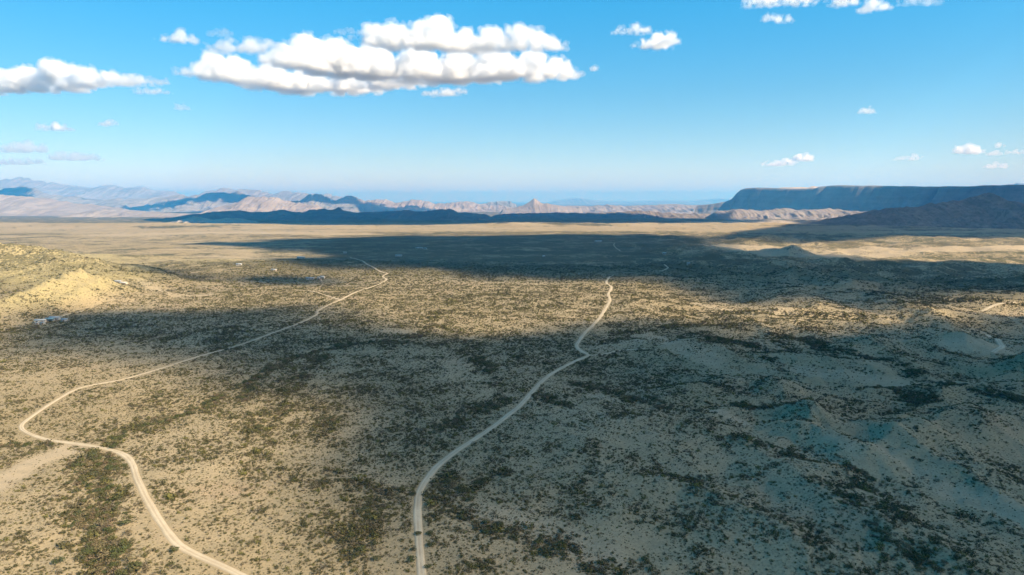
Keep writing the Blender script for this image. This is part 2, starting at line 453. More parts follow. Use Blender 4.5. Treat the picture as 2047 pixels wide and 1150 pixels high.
# ------------------------------------------------------------------ the ground sheet
def build_ground():
    r = [0., 40., 80., 110.]
    while r[-1] < 1500: r.append(r[-1]*1.0068)
    while r[-1] < 120000: r.append(r[-1]*1.0100)
    r = np.array(r)
    a = np.radians(np.concatenate([np.arange(-72, -45, .6), np.arange(-45, 45.01, .17), np.arange(45.6, 72, .6), np.linspace(77, 283, 42)]))
    R, A = np.meshgrid(r, a, indexing='ij')
    x = R*np.sin(A); y = R*np.cos(A); sh = x.shape
    x = x.ravel(); y = y.ravel()
    wf = wash_f(x, y); bf = bare_f(x, y); rd = road_dist(x, y)
    z = H_ground(x, y, wf, rd); v = veg_f(x, y, wf, bf)
    me = mesh_np('ground', np.stack([x, y, z], 1), grid_faces(sh[0], sh[1], wrap=True)[:, ::-1])
    rr = np.hypot(x, y)
    hills = H_hills(x, y)
    pale = np.clip(bf*.9+sstep(3, 10, hills)*.12*(x > 0)+sstep(12, 40, hills)*.15, 0, 1)
    fattr(me, 'veg', v); fattr(me, 'pale', pale); fattr(me, 'far', sstep(900, 1400, rr)); fattr(me, 'wash', wf)
    fattr(me, 'yellow', sstep(3, 18, hills)*(x < -300)*(y < 2000))
    m = NT('desert_ground')
    P = m.geo()
    big = m.ramp(m.noise(1/260., 5, .6, P), .35, .65)
    c = m.mix(big, (.268, .200, .110), (.322, .245, .146))
    red = m.ramp(m.noise(1/75., 4, .6, P), .54, .70)
    c = m.mix(m.math('MULTIPLY', red, .35), c, (.325, .215, .135))
    c = m.mix(m.math('MULTIPLY', m.attr('pale'), .75), c, (.37, .285, .188))
    c = m.mix(m.math('MULTIPLY', m.attr('yellow'), .5), c, (.37, .305, .125))
    litter = m.ramp(m.noise(1/1.1, 5, .7, P), .46, .62)
    c = m.mix(m.math('MULTIPLY', litter, m.math('MULTIPLY_ADD', m.attr('veg'), .62, .18)), c, (.135, .112, .062))
    peb = m.ramp(m.noise(1/.35, 3, .7, P), .55, .7)
    c = m.mix(m.math('MULTIPLY', peb, .22), c, (.14, .11, .075))
    mid = m.ramp(m.noise(1/9., 5, .7, P), .47, .62)
    c = m.mix(m.math('MULTIPLY', mid, .38), c, (.195, .158, .095))
    # scrub too far off to be told apart
    vor = m.n('ShaderNodeTexVoronoi'); vor.inputs['Scale'].default_value = 1/3.4; m.l(P, vor.inputs['Vector'])
    vor2 = m.n('ShaderNodeTexVoronoi'); vor2.inputs['Scale'].default_value = 1/11.; m.l(P, vor2.inputs['Vector'])
    lim = m.math('MULTIPLY_ADD', m.attr('veg'), .80, .08)
    spot = m.math('LESS_THAN', vor.outputs['Distance'], lim)
    spot2 = m.math('LESS_THAN', vor2.outputs['Distance'], m.math('MULTIPLY', lim, .8))
    sp = m.math('MULTIPLY', m.math('MAXIMUM', spot, m.math('MULTIPLY', spot2, .8)), m.attr('far'))
    big2 = m.ramp(m.noise(1/420., 4, .6, P), .4, .62)
    scrub = m.mix(big2, (.060, .056, .026), (.086, .070, .034))
    c = m.mix(m.math('MULTIPLY', sp, .92), c, scrub)
    m.bsdf(c, .97, m.noise(1/.9, 6, .7, P), .5, .25)
    o = link('ground', me, m.m, None, True); tag(o, kind='structure')
    return o
build_ground()

# ------------------------------------------------------------------ roads
def road_mat():
    m = NT('track_dirt'); P = m.geo(); u = m.attr('across')
    c = m.mix(m.ramp(m.noise(1/14., 5, .6, P), .35, .65), (.36, .28, .18), (.425, .34, .23))
    c = m.mix(m.math('MULTIPLY', m.math('MULTIPLY', m.ramp(m.math('ABSOLUTE', u), .26, .08), m.ramp(m.noise(1/5., 4, .6, P), .35, .6)), .5), c, (.27, .205, .135))
    rut = m.math('ABSOLUTE', m.math('SUBTRACT', m.math('ABSOLUTE', u), .42))
    c = m.mix(m.math('MULTIPLY', m.ramp(rut, .24, .05), .35), c, (.46, .385, .28))
    c = m.mix(m.math('MULTIPLY', m.ramp(m.math('ABSOLUTE', u), .7, 1.0), .45), c, (.30, .235, .16))
    c = m.mix(m.math('MULTIPLY', m.ramp(m.noise(1/1.3, 5, .7, P), .5, .68), .3), c, (.28, .22, .155))
    m.bsdf(c, .96, m.noise(1/.6, 5, .7, P), .4, .12); return m.m
RM = road_mat()
ROAD_LABEL = {
    'left': 'long pale dirt track winding in an S bend on the left',
    'left_far': 'far stretch of dirt track beyond the small fork on the left',
    'left_spur': 'short dirt spur leaving the left track at the fork',
    'middle': 'pale dirt road running from the bottom centre to the horizon plain',
    'middle_spur': 'faint side track leaving the centre road to the right at its kink',
    'drive': 'thin driveway leading to the white roofed ranch buildings',
    'far_a': 'distant short zigzag of track right of centre in the dark plain',
    'far_b': 'distant hooked track below the low ridges right of centre',
    'far_c': 'faint track near the right edge crossing dark scrub',
    'far_d': 'pale looping track at the foot of the right hand knoll',
    'far_e': 'broken thin track beyond the left fork in cloud shade'}
for k, L in ROADS.items():
    n = len(L); T = np.gradient(L, axis=0); T /= np.linalg.norm(T, axis=1)[:, None]+1e-9
    N = np.stack([T[:, 1], -T[:, 0]], 1)
    us = np.array([-1, -.72, -.36, 0, .36, .72, 1.])
    s = np.arange(n)*5.0
    wv = ROAD_W[k]/2*(1+.24*perlin(s/23., np.zeros(n)+len(k), 41))*((1-.36*sstep(330, 520, np.hypot(L[:, 0], L[:, 1]))) if k == 'left' else 1)
    e1 = 1+.24*perlin(s/11., np.zeros(n)+3.3, 42); e2 = 1+.24*perlin(s/11., np.zeros(n)+7.3, 43)
    V = []
    hc = H_all(L[:, 0], L[:, 1])
    rr = np.hypot(L[:, 0], L[:, 1])
    for u in us:
        wu = wv*(e1 if u < 0 else e2)
        x = L[:, 0]+N[:, 0]*u*wu; y = L[:, 1]+N[:, 1]*u*wu
        z = .4*hc+.6*H_all(x, y)+.01+rr*.00030+(.04 if abs(u) == .72 else -.20 if abs(u) == 1 else 0)
        V.append(np.stack([x, y, z], 1))
    V = np.stack(V, 1).reshape(-1, 3)
    me = mesh_np('dirt_road', V, grid_faces(n, len(us)))
    fattr(me, 'across', np.tile(us, n))
    tag(link('dirt_road', me, RM, None, True), ROAD_LABEL[k], kind='structure')

# ------------------------------------------------------------------ mountains
def rock_mat(name, a, b, scrub, sc=1/300., scr=.5):
    m = NT(name); P = m.geo()
    c = m.mix(m.ramp(m.noise(sc, 6, .62, P), .35, .65), a, b)
    sep = m.n('ShaderNodeSeparateXYZ'); m.l(P, sep.inputs[0])
    cmb = m.n('ShaderNodeCombineXYZ'); m.l(m.math('MULTIPLY', sep.outputs[0], .15), cmb.inputs[0]); m.l(m.math('MULTIPLY', sep.outputs[1], .15), cmb.inputs[1]); m.l(m.math('MULTIPLY', sep.outputs[2], 3.), cmb.inputs[2])
    st = m.ramp(m.noise(sc*1.6, 4, .6, cmb.outputs[0]), .42, .60)
    c = m.mix(m.math('MULTIPLY', st, .45), c, tuple(v*.72 for v in a))
    g = m.ramp(m.noise(sc*6, 5, .7, P), .45, .62)
    c = m.mix(m.math('MULTIPLY', g, scr), c, scrub)
    m.bsdf(c, .97, m.noise(sc*14, 6, .7, P), .6, .12/sc*.25); return m.m
ROCK_PALE = rock_mat('pale_badland_rock', (.34, .27, .21), (.40, .33, .26), (.22, .19, .12), 1/500., .4)
ROCK_PINK = rock_mat('pink_volcanic_rock', (.20, .17, .155), (.26, .225, .20), (.24, .20, .14), 1/500., .4)
ROCK_GREY = rock_mat('grey_mountain_rock', (.165, .16, .155), (.225, .215, .205), (.12, .125, .09), 1/700., .5)
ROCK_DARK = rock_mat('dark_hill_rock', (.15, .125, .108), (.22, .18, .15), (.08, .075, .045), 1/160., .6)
ROCK_MESA = rock_mat('limestone_cliff', (.155, .135, .11), (.21, .18, .15), (.085, .08, .05), 1/260., .45)

def mountain(name, label, outline, Y, front, back, mat, seed, spur=.55, p=1.35, yslope=0., nv=46, du=1.1, lam=None, crest=.085):
    o = np.array(outline, float); n = int((o[-1, 0]-o[0, 0])/du)
    px = np.linspace(o[0, 0], o[-1, 0], n)
    # round the corners of the crest, keep its peaks
    py = np.interp(px, o[:, 0], o[:, 1])
    x, _, zc = at_depth(px, py, Y)
    k = Y/FPX
    hb = base_h(x, Y+0*x)-25
    hgt = np.maximum(zc-hb, 2.)
    lam = lam or max(np.max(hgt)*.9, 60.)
    hgt = hgt*(1+crest*fbm(x/(lam*.45), x*0+seed, seed, 5, .65))
    v = np.linspace(-1, 1, nv); v = np.sign(v)*np.abs(v)**1.25
    yo = Y+yslope*(x-x.mean())+front*.12*fbm(x/(lam*2.2), x*0+seed+.5, seed+3, 3)
    X = np.repeat(x[None], nv, 0); V = np.repeat(v[:, None], n, 1)
    YY = yo[None]+np.where(V < 0, V*front, V*back)
    X = X+perlin(X/lam, YY/lam, seed+9)*lam*.25*np.abs(V)
    a = np.abs(V)
    ends = sstep(0, .06, (px-px[0])/(px[-1]-px[0]))*sstep(0, .06, (px[-1]-px)/(px[-1]-px[0]))
    sp = ridged(X/lam, YY/(lam*1.7), seed+5, 4, .55)
    g = np.clip(1-a, 0, 1)**(p*(1+spur*(.75-sp)*1.5*np.minimum(a*3, 1)))
    g = np.clip(g+spur*.25*(sp-.62)*np.minimum(a*4, 1)*(1-a), 0, 1.02)
    Z = hb[None]+(hgt*np.maximum(ends, .02))[None]*g
    Z = np.where(a > .985, Z-20, Z)
    me = mesh_np(name, np.stack([X, YY, Z], -1).reshape(-1, 3), grid_faces(nv, n))
    ob = link(name, me, mat, None, False); tag(ob, label, kind='structure'); return ob

mountain('mountain_range', 'high blue hazy mountain range at the far left', [(-420, 392), (-260, 376), (-120, 370), (-40, 352), (0, 360), (22, 357), (35, 354), (48, 356), (62, 359), (95, 364), (118, 369), (150, 372), (172, 377), (190, 374), (205, 371), (225, 369), (240, 372), (262, 377), (285, 373), (300, 376), (340, 383), (372, 391), (410, 402)], 33000, 5200, 4000, ROCK_GREY, 101, .7, 1.25)
mountain('mountain_range', 'rugged pale mountain range behind the mesas left of centre', [(375, 398), (395, 391), (405, 387), (422, 380), (436, 379), (446, 375), (458, 378), (470, 379), (492, 378), (505, 379), (530, 384), (552, 388), (572, 381), (588, 385), (625, 387), (640, 389), (652, 386), (668, 391), (684, 393), (700, 398), (730, 408)], 29000, 4200, 4000, ROCK_GREY, 111, .7, 1.2)
mountain('mountain', 'blue ridge with a stepped crest before the pale range', [(170, 404), (235, 399), (300, 396), (345, 391), (395, 391), (415, 387), (440, 383), (462, 386), (470, 381), (484, 387), (505, 393), (540, 399), (600, 406)], 20800, 3000, 2500, ROCK_GREY, 121, .7, 1.3)
mountain('mountain', 'rounded blue hill at the left edge below the high range', [(-120, 396), (-40, 384), (0, 379), (30, 374), (60, 375), (72, 379), (95, 387), (130, 392), (170, 397), (230, 404)], 20500, 2600, 2500, ROCK_GREY, 125, .7, 1.3)
mountain('mesa_hill', 'pale flat topped hill with broad sandy slopes left of centre', [(420, 416), (455, 410), (480, 402), (492, 395), (505, 393), (530, 394), (545, 395), (555, 394), (562, 398), (580, 404), (605, 408), (650, 412)], 13600, 1500, 1500, ROCK_PINK, 131, .6, 1.2)
mountain('mesa_hill', 'dark blue trapezoid mesa left of centre', [(520, 408), (560, 403), (600, 401), (612, 393), (620, 389), (642, 388), (650, 392), (662, 399), (690, 405), (730, 410)], 18500, 1300, 1500, ROCK_GREY, 135, .5, 1.2)
mountain('mountain', 'jagged pinkish peak right of the dark mesa', [(660, 408), (682, 397), (692, 392), (700, 390), (708, 392), (716, 398), (726, 401), (735, 400), (748, 404), (775, 410)], 19500, 1200, 1200, ROCK_PINK, 139, .9, 1.2)
mountain('hill_range', 'row of low pinkish hills left of the pyramid peak', [(690, 412), (715, 406), (735, 402), (752, 399), (765, 398), (778, 401), (792, 406), (808, 402), (822, 399), (840, 400), (852, 402), (872, 407), (898, 406), (918, 403), (932, 402), (945, 405), (975, 410), (1000, 411), (1040, 416)], 20000, 2000, 1500, ROCK_PINK, 143, .9, 1.2)
mountain('hill', 'low grey green mesa just left of the pyramid peak', [(950, 411), (975, 405), (990, 403), (1008, 402), (1020, 403), (1026, 406), (1036, 411)], 23000, 900, 900, ROCK_GREY, 147, .6, 1.1)
mountain('pyramid_peak', 'small sharp pyramid shaped peak on the centre skyline', [(995, 420), (1025, 416), (1045, 411), (1056, 405), (1062, 400), (1068, 396), (1073, 399), (1080, 404.5), (1086, 406.5), (1093, 406), (1105, 409), (1135, 414), (1170, 419)], 15600, 800, 700, ROCK_PINK, 151, .35, 1.5, nv=44, du=.5, crest=.015)
mountain('hill_range', 'low broken pinkish hills right of the pyramid peak', [(1000, 418), (1040, 416), (1090, 413), (1130, 411), (1180, 412), (1215, 409), (1250, 412), (1300, 410), (1350, 408), (1400, 411), (1450, 408), (1500, 408), (1560, 407), (1640, 409), (1720, 413)], 17800, 2600, 1500, ROCK_PINK, 155, 1.0, 1.1, lam=420)
mountain('mountain_range', 'very faint distant blue range on the centre right horizon', [(1080, 406), (1110, 401), (1150, 396), (1175, 399), (1200, 402), (1260, 403), (1320, 401), (1380, 402), (1430, 397), (1500, 400), (1600, 404)], 62000, 6000, 5000, ROCK_GREY, 159, .6, 1.2)
mountain('mountain', 'faint small blue peak above the mesa rim at the right edge', [(1960, 378), (2010, 370), (2030, 366), (2050, 367), (2080, 372), (2140, 380)], 26000, 2500, 2500, ROCK_GREY, 163, .6, 1.2)
mountain('badland_slope', 'broad pinkish badland slope at the left edge', [(-420, 396), (-200, 386), (0, 388), (40, 391), (70, 393), (105, 398), (140, 404), (180, 410), (215, 416), (255, 422), (300, 426)], 13500, 3600, 2500, ROCK_PINK, 167, .9, 1.25, lam=520)
mountain('badland_hills', 'low pink badland hills left behind the dark ridge', [(150, 426), (190, 421), (225, 419), (260, 421), (290, 423), (330, 425), (400, 428)], 10500, 1100, 900, ROCK_PINK, 171, .9, 1.2, lam=220)
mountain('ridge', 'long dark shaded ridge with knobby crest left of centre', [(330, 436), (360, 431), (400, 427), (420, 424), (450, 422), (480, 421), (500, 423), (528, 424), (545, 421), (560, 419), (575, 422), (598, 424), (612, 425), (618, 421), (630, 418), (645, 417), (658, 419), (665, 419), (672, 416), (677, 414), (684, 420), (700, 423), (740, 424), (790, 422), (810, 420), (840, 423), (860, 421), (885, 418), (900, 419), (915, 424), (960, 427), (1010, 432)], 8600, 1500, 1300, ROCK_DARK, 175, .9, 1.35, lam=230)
mountain('hill_range', 'small hills at the left foot of the dark ridge', [(225, 457), (262, 452), (285, 449), (305, 452), (330, 446), (360, 440), (385, 433), (398, 434), (420, 440), (445, 437), (470, 436), (495, 441), (520, 447), (560, 451)], 5900, 520, 600, ROCK_PALE, 179, 1.0, 1.2, lam=150)
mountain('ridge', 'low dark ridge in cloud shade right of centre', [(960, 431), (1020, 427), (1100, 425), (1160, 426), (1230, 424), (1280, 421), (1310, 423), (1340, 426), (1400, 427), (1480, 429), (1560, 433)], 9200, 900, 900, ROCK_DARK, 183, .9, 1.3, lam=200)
mountain('badland_hills', 'pale eroded badlands right of centre behind the dark plain', [(1290, 452), (1340, 447), (1400, 443), (1440, 444), (1490, 440), (1530, 439), (1580, 441), (1640, 440), (1700, 441), (1760, 446)], 5600, 1100, 900, ROCK_PALE, 187, 1.0, 1.0, lam=150)
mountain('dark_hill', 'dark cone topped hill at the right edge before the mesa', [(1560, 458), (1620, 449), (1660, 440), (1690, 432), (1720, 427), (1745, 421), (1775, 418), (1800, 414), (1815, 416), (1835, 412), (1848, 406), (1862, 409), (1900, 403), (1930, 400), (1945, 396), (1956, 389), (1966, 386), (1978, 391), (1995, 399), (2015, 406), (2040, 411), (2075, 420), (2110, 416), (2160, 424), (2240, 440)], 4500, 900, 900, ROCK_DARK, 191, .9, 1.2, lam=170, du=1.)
mountain('badland_hills', 'pale foothills at the base of the blue mesa', [(1410, 424), (1450, 421), (1475, 417), (1492, 419), (1530, 421), (1565, 417), (1580, 416), (1595, 420), (1620, 419), (1660, 417), (1690, 420), (1740, 424), (1800, 429)], 8400, 900, 700, ROCK_PINK, 195, 1.0, 1.2, lam=200)

def build_mesa():
    top = np.array([(1395, 411), (1425, 408), (1450, 404), (1463, 399), (1468, 394), (1474, 386), (1481, 380), (1492, 377), (1506, 376), (1514, 375), (1530, 377), (1560, 377), (1600, 378), (1626, 377), (1640, 373), (1660, 371), (1700, 372), (1760, 372), (1800, 373), (1860, 374), (1900, 373), (1940, 373), (1985, 371), (2047, 370), (2120, 370), (2250, 369), (2400, 368)], float)
    n = 560
    px = np.linspace(top[0, 0], top[-1, 0], n); py = np.interp(px, top[:, 0], top[:, 1])
    Y = np.interp(px, [1395, 1480, 1700, 2047, 2400], [14500, 14000, 11500, 8900, 7400])
    x, _, zt = at_depth(px, py, Y)
    zt = zt+7*perlin(px/23., px*0+.3, 221)+5*np.abs(perlin(px/6., px*0+.7, 222))*(perlin(px/60., px*0, 223) > 0)
    T = np.gradient(np.stack([x, Y], 1), axis=0); T /= np.linalg.norm(T, axis=1)[:, None]
    N = np.stack([T[:, 1], -T[:, 0]], 1)               # towards the valley (left and towards the viewer)
    s = np.concatenate([[0], np.cumsum(np.hypot(np.diff(x), np.diff(Y)))])
    al = 70*perlin(s/900, s*0+.4, 201)+45*(ridged(s/330, s*0+.4, 202, 3)-.5)*(.4+1.2*np.abs(perlin(s/1500, s*0+3.3, 203)))+14*perlin(s/90, s*0+.9, 204)
    notch = -330*np.exp(-((px-1868)/7.)**2)-130*np.exp(-((px-1648)/5.)**2)-90*np.exp(-((px-1990)/6.)**2)
    gul = np.exp(-((px-1868)/14.)**2)
    zb = base_h(x, Y)-20
    h = zt-zb
    # profile: (outward distance, height fraction, wobble weight)
    prof = [(2300, -.05, .0), (1500, .02, .3), (1000, .10, .8), (700, .19, 1), (480, .29, 1.), (330, .38, .9), (220, .47, .8), (170, .53, .8), (140, .66, .9), (128, .72, .95), (85, .80, 1), (70, .90, 1), (40, .96, 1), (15, .995, 1), (0, 1.0, 1), (-60, 1.005, 1), (-250, 1.0, .6), (-600, .99, .2), (-1400, .97, 0), (-2600, .95, 0), (-3600, .4, 0), (-4300, -.1, 0)]
    V = []
    for off, f, w in prof:
        off = 170+(off-170)*.22 if off > 170 else off
        o = off+w*(al+notch*(1.2-.5*max(f, 0)))+(60*w*perlin(s/150, s*0+off*.01, 207) if 0 < f < .6 else 8*perlin(s/40, s*0+off*.01, 208))
        z = zb+h*f+(w*18*perlin(s/200, s*0+off*.02, 209) if .05 < f < .6 else 0)
        V.append(np.stack([x+N[:, 0]*o, Y+N[:, 1]*o, z], 1))
    V = np.stack(V, 0)
    # raised second step of the plateau towards its left end
    me = mesh_np('mesa', V.reshape(-1, 3), grid_faces(len(prof), n)[:, ::-1])
    tag(link('mesa', me, ROCK_MESA, None, False), 'long blue flat topped mesa with a sheer cliff at the right', kind='structure')
build_mesa()
mountain('mesa_step', 'pale upper step on the left part of the mesa plateau', [(1546, 379), (1562, 375), (1585, 374), (1618, 374), (1628, 371), (1634, 373), (1660, 374), (1690, 376), (1712, 379)], 13200, 500, 900, ROCK_PALE, 213, .5, .7, crest=.006)

# ------------------------------------------------------------------ buildings
def flat_mat(name, col, rough=.6, metallic=0.):
    m = NT(name); P = m.geo()
    c = m.mix(m.math('MULTIPLY', m.ramp(m.noise(.7, 5, .65, P), .45, .7), .35), col, tuple(v*.7 for v in col))
    b = m.bsdf(c, rough, None, spec=.3); b.inputs['Metallic'].default_value = metallic; return m.m
M_WHITE = flat_mat('white_painted_wall', (.36, .325, .28)); M_TAN = flat_mat('tan_stucco', (.47, .38, .28)); M_GREYW = flat_mat('grey_siding', (.36, .36, .35))
M_ROOFW = flat_mat('white_metal_roof', (.42, .40, .365), .5); M_ROOFG = flat_mat('grey_metal_roof', (.30, .31, .31), .5)
M_TEAL = flat_mat('teal_metal_roof', (.17, .26, .26), .6); M_RUST = flat_mat('rusty_roof', (.30, .17, .11), .8)
M_GLASS = flat_mat('dark_window_glass', (.03, .035, .04), .15); M_DOOR = flat_mat('brown_door', (.18, .11, .07), .6)

def box_mesh(name, x0, x1, y0, y1, z0, z1):
    v = [(x, y, z) for z in (z0, z1) for x, y in ((x0, y0), (x1, y0), (x1, y1), (x0, y1))]
    f = [(0, 3, 2, 1), (4, 5, 6, 7), (0, 1, 5, 4), (1, 2, 6, 5), (2, 3, 7, 6), (3, 0, 4, 7)]
    return mesh_np(name, v, f)
def roof_mesh(w, d, h, rise, over, shed):
    a, b = w/2+over, d/2+over; t = .14
    if shed: pr = [(-b, h+.05), (b, h+.05+rise)]
    else: pr = [(-b, h-.12), (0, h+rise), (b, h-.12)]
    n = len(pr); v = []
    for x in (-a, a):
        v += [(x, y, z) for y, z in pr]+[(x, y, z+t) for y, z in pr]
    f = []; m = 2*n
    for i in range(n-1):
        f += [(i, i+1, m+i+1, m+i), (n+i, m+n+i, m+n+i+1, n+i+1), (i, n+i, n+i+1, i+1), (m+i, m+i+1, m+n+i+1, m+n+i)]
    f += [(0, m, m+n, n), (n-1, 2*n-1, m+2*n-1, m+n-1)]
    return mesh_np('roof', v, f)
def gable_wall(w, d, h, rise, shed):
    a, b = w/2, d/2
    if shed:
        v = [(x, y, z) for x in (-a, a) for y, z in ((-b, -1.2), (b, -1.2), (b, h+rise*.93), (-b, h+rise*.07))]
        f = [(0, 1, 2, 3), (4, 7, 6, 5), (0, 3, 7, 4), (1, 5, 6, 2), (3, 2, 6, 7), (0, 4, 5, 1)]
        return mesh_np('wall', v, f)
    me = bpy.data.meshes.new('wall')
    v = [(x, y, z) for x in (-a, a) for y, z in ((-b, -1.2), (b, -1.2), (b, h-.05), (0, h+rise-.08), (-b, h-.05))]
    me.from_pydata(v, [], [(0, 1, 2, 3, 4), (5, 9, 8, 7, 6), (0, 4, 9, 5), (1, 6, 7, 2), (4, 3, 8, 9), (3, 2, 7, 8), (0, 5, 6, 1)]); return me
def house(name, label, cat, px, py, w, d, h, rot, wall, roof, rise=.9, shed=False, open_=False, group=None, dx=0, dy=0):
    x, y = ground_at(px, py); x += dx; y += dy
    root = bpy.data.objects.new(name, None); COL.objects.link(root)
    root.location = (x, y, float(H_all(np.array([x]), np.array([y]))[0])+.15); root.rotation_euler.z = math.radians(rot)
    tag(root, label, cat, group)
    link('roof', roof_mesh(w, d, h, rise, .45, shed), roof, root)
    if open_:
        for sx in (-1, 0, 1):
            for sy in (-1, 1):
                hh = h+(rise*.9 if (shed and sy > 0) else 0)
                link('post', box_mesh('post', sx*(w/2-.2)-.09, sx*(w/2-.2)+.09, sy*(d/2-.2)-.09, sy*(d/2-.2)+.09, -1., hh), M_GREYW, root)
        link('wall', box_mesh('wall', -w/2, w/2, d/2-.12, d/2, -1., h*.95), wall, root)
    else:
        link('wall', gable_wall(w, d, h, rise, shed), wall, root)
        k = max(1, int(w/4))
        for i in range(k):
            cx = -w/2+(i+.5)*w/k
            if i == k//2:
                dr = link('door', box_mesh('door', cx-.5, cx+.5, -d/2-.05, -d/2+.03, 0, 2.05), M_DOOR, root)
            else:
                link('window', box_mesh('window', cx-.7, cx+.7, -d/2-.05, -d/2+.03, .95, 2.0), M_GLASS, root)
    return root
G1 = 'ranch buildings below the left knoll'
house('ranch_house', 'low ranch house with wide white metal roof below the left knoll', 'house', 82, 645, 9.5, 6, 2.6, 14, M_TAN, M_ROOFW, .8, group=G1)
house('carport', 'open carport with teal metal roof beside the white roofed ranch house', 'carport', 99, 643, 8, 5, 2.6, 10, M_GREYW, M_TEAL, .6, True, True, group=G1)
house('barn', 'long low barn with grey roof behind the teal carport', 'barn', 110, 640, 9, 5, 2.8, 8, M_GREYW, M_ROOFG, .8, group=G1)
house('shed', 'small pale shed with a grey roof, rightmost of the ranch buildings', 'shed', 129, 643, 5, 3.6, 2.2, 12, M_WHITE, M_ROOFG, .5, True, group=G1)
house('trailer', 'tiny white trailer in front of the white roofed ranch house', 'trailer', 75, 649, 3.2, 2.2, 2.0, 20, M_WHITE, M_ROOFW, .12, True, group=G1)
house('trailer', 'tiny white trailer in front of the teal carport', 'trailer', 86, 648.5, 4.2, 2.2, 1.9, 8, M_WHITE, M_ROOFW, .12, True, group=G1)
G2 = 'homestead beyond the left fork'
house('mobile_home', 'long pale mobile home beyond the fork of the left track', 'house', 620, 559, 12, 4.5, 2.7, 6, M_WHITE, M_ROOFG, .5, group=G2)
house('shed', 'white roofed shed at the right end of the homestead beyond the fork', 'shed', 645, 557, 6, 5, 3.2, -8, M_WHITE, M_ROOFW, .8, group=G2)
house('shed', 'small grey shed between the mobile home and the white shed', 'shed', 637, 557.5, 3.6, 3, 2.3, 15, M_GREYW, M_ROOFG, .4, True, group=G2)
house('shed', 'small tan shed in front of the white shed beyond the fork', 'shed', 640.5, 562, 3, 3, 2.2, 5, M_TAN, M_RUST, .4, True, group=G2)
G3 = 'scattered houses on the dark plain'
house('house', 'bright white house on the sunlit patch left of the dark plain', 'house', 602, 518, 15, 9, 3.4, 4, M_WHITE, M_ROOFW, 1.4, group=G3)
house('house', 'pale low house left of the homestead near the sunlit strip', 'house', 548, 542, 8, 5, 2.6, -5, M_TAN, M_ROOFG, .8, group=G3)
house('house', 'long white house on the dark plain above the left track', 'house', 797, 513, 15, 6, 3., 3, M_WHITE, M_ROOFW, .9, group=G3)
for i, (px, lab) in enumerate(((834, 'left white house of the distant trio on the dark plain'), (841, 'middle white house of the distant trio on the dark plain'), (850, 'right low house of the distant trio on the dark plain'))):
    house('house', lab, 'house', px, 497.5+(i == 2), (8, 10, 7)[i], 6, 3, (5, -8, 0)[i], M_WHITE, M_ROOFW, 1., group=G3)
house('house', 'distant long pale building right of the centre on the dark plain', 'house', 1196, 484, 22, 9, 3.6, 0, M_WHITE, M_ROOFG, 1.2, group=G3)
house('house', 'lone small white house near the centre of the dark plain', 'house', 1087, 514, 5, 5, 3.2, 10, M_WHITE, M_ROOFW, .8, group=G3)
house('house', 'small white house below the low ridges right of centre', 'house', 1328, 508, 8, 6, 3., -6, M_WHITE, M_ROOFW, .9, group=G3)
house('house', 'tiny pale house on the shaded flats right of the far hooked track', 'house', 1376, 529, 5, 4, 2.8, 6, M_WHITE, M_ROOFG, .7, group=G3)
house('house', 'tiny white house left of the long white house on the dark plain', 'house', 690, 507, 7, 5, 3., 0, M_WHITE, M_ROOFW, .8, group=G3)
house('house', 'low pale roofed house right behind the left knoll', 'house', 236, 566, 9, 6, 2.6, 5, M_TAN, M_ROOFG, .8, group=G3)
house('house', 'pale roofed house at the shaded hollow beside the left knoll', 'house', 247, 569, 10, 6, 2.6, -4, M_TAN, M_ROOFW, .8, group=G3)
house('house', 'small house on the sunlit slope above the homestead', 'house', 478, 531, 9, 6, 2.8, 4, M_WHITE, M_ROOFG, .9, group=G3)

# ------------------------------------------------------------------ shrubs
def leaf_mat(name, cols, tr=.25):
    m = NT(name)
    oi = m.n('ShaderNodeObjectInfo'); r = m.n('ShaderNodeValToRGB'); r.color_ramp.interpolation = 'LINEAR'
    e = r.color_ramp.elements
    while len(e) < len(cols): e.new(.5)
    for i, c in enumerate(cols): e[i].position = i/(len(cols)-1); e[i].color = (*c, 1)
    m.l(oi.outputs['Random'], r.inputs[0])
    g = m.mix(m.math('MULTIPLY', m.ramp(m.noise(2.3, 3, .6), .35, .65), .5), r.outputs[0], (.11, .095, .042))
    m.bsdf(g, .85, spec=.1); return m.m
LEAF_CREO = leaf_mat('creosote_leaf', [(.042, .044, .018), (.056, .055, .021), (.072, .064, .029), (.14, .128, .033), (.058, .046, .026)])
LEAF_GREY = leaf_mat('grey_brush', [(.090, .070, .045), (.072, .055, .036), (.13, .10, .062), (.066, .056, .034)])
LEAF_TREE = leaf_mat('mesquite_leaf', [(.045, .060, .022), (.060, .074, .026), (.080, .082, .032), (.050, .056, .025)])
LEAF_DRY = leaf_mat('dry_mesquite_leaf', [(.17, .125, .07), (.145, .10, .065), (.19, .155, .08), (.12, .095, .06)])
BARK = flat_mat('dark_bark', (.10, .075, .05), .95)

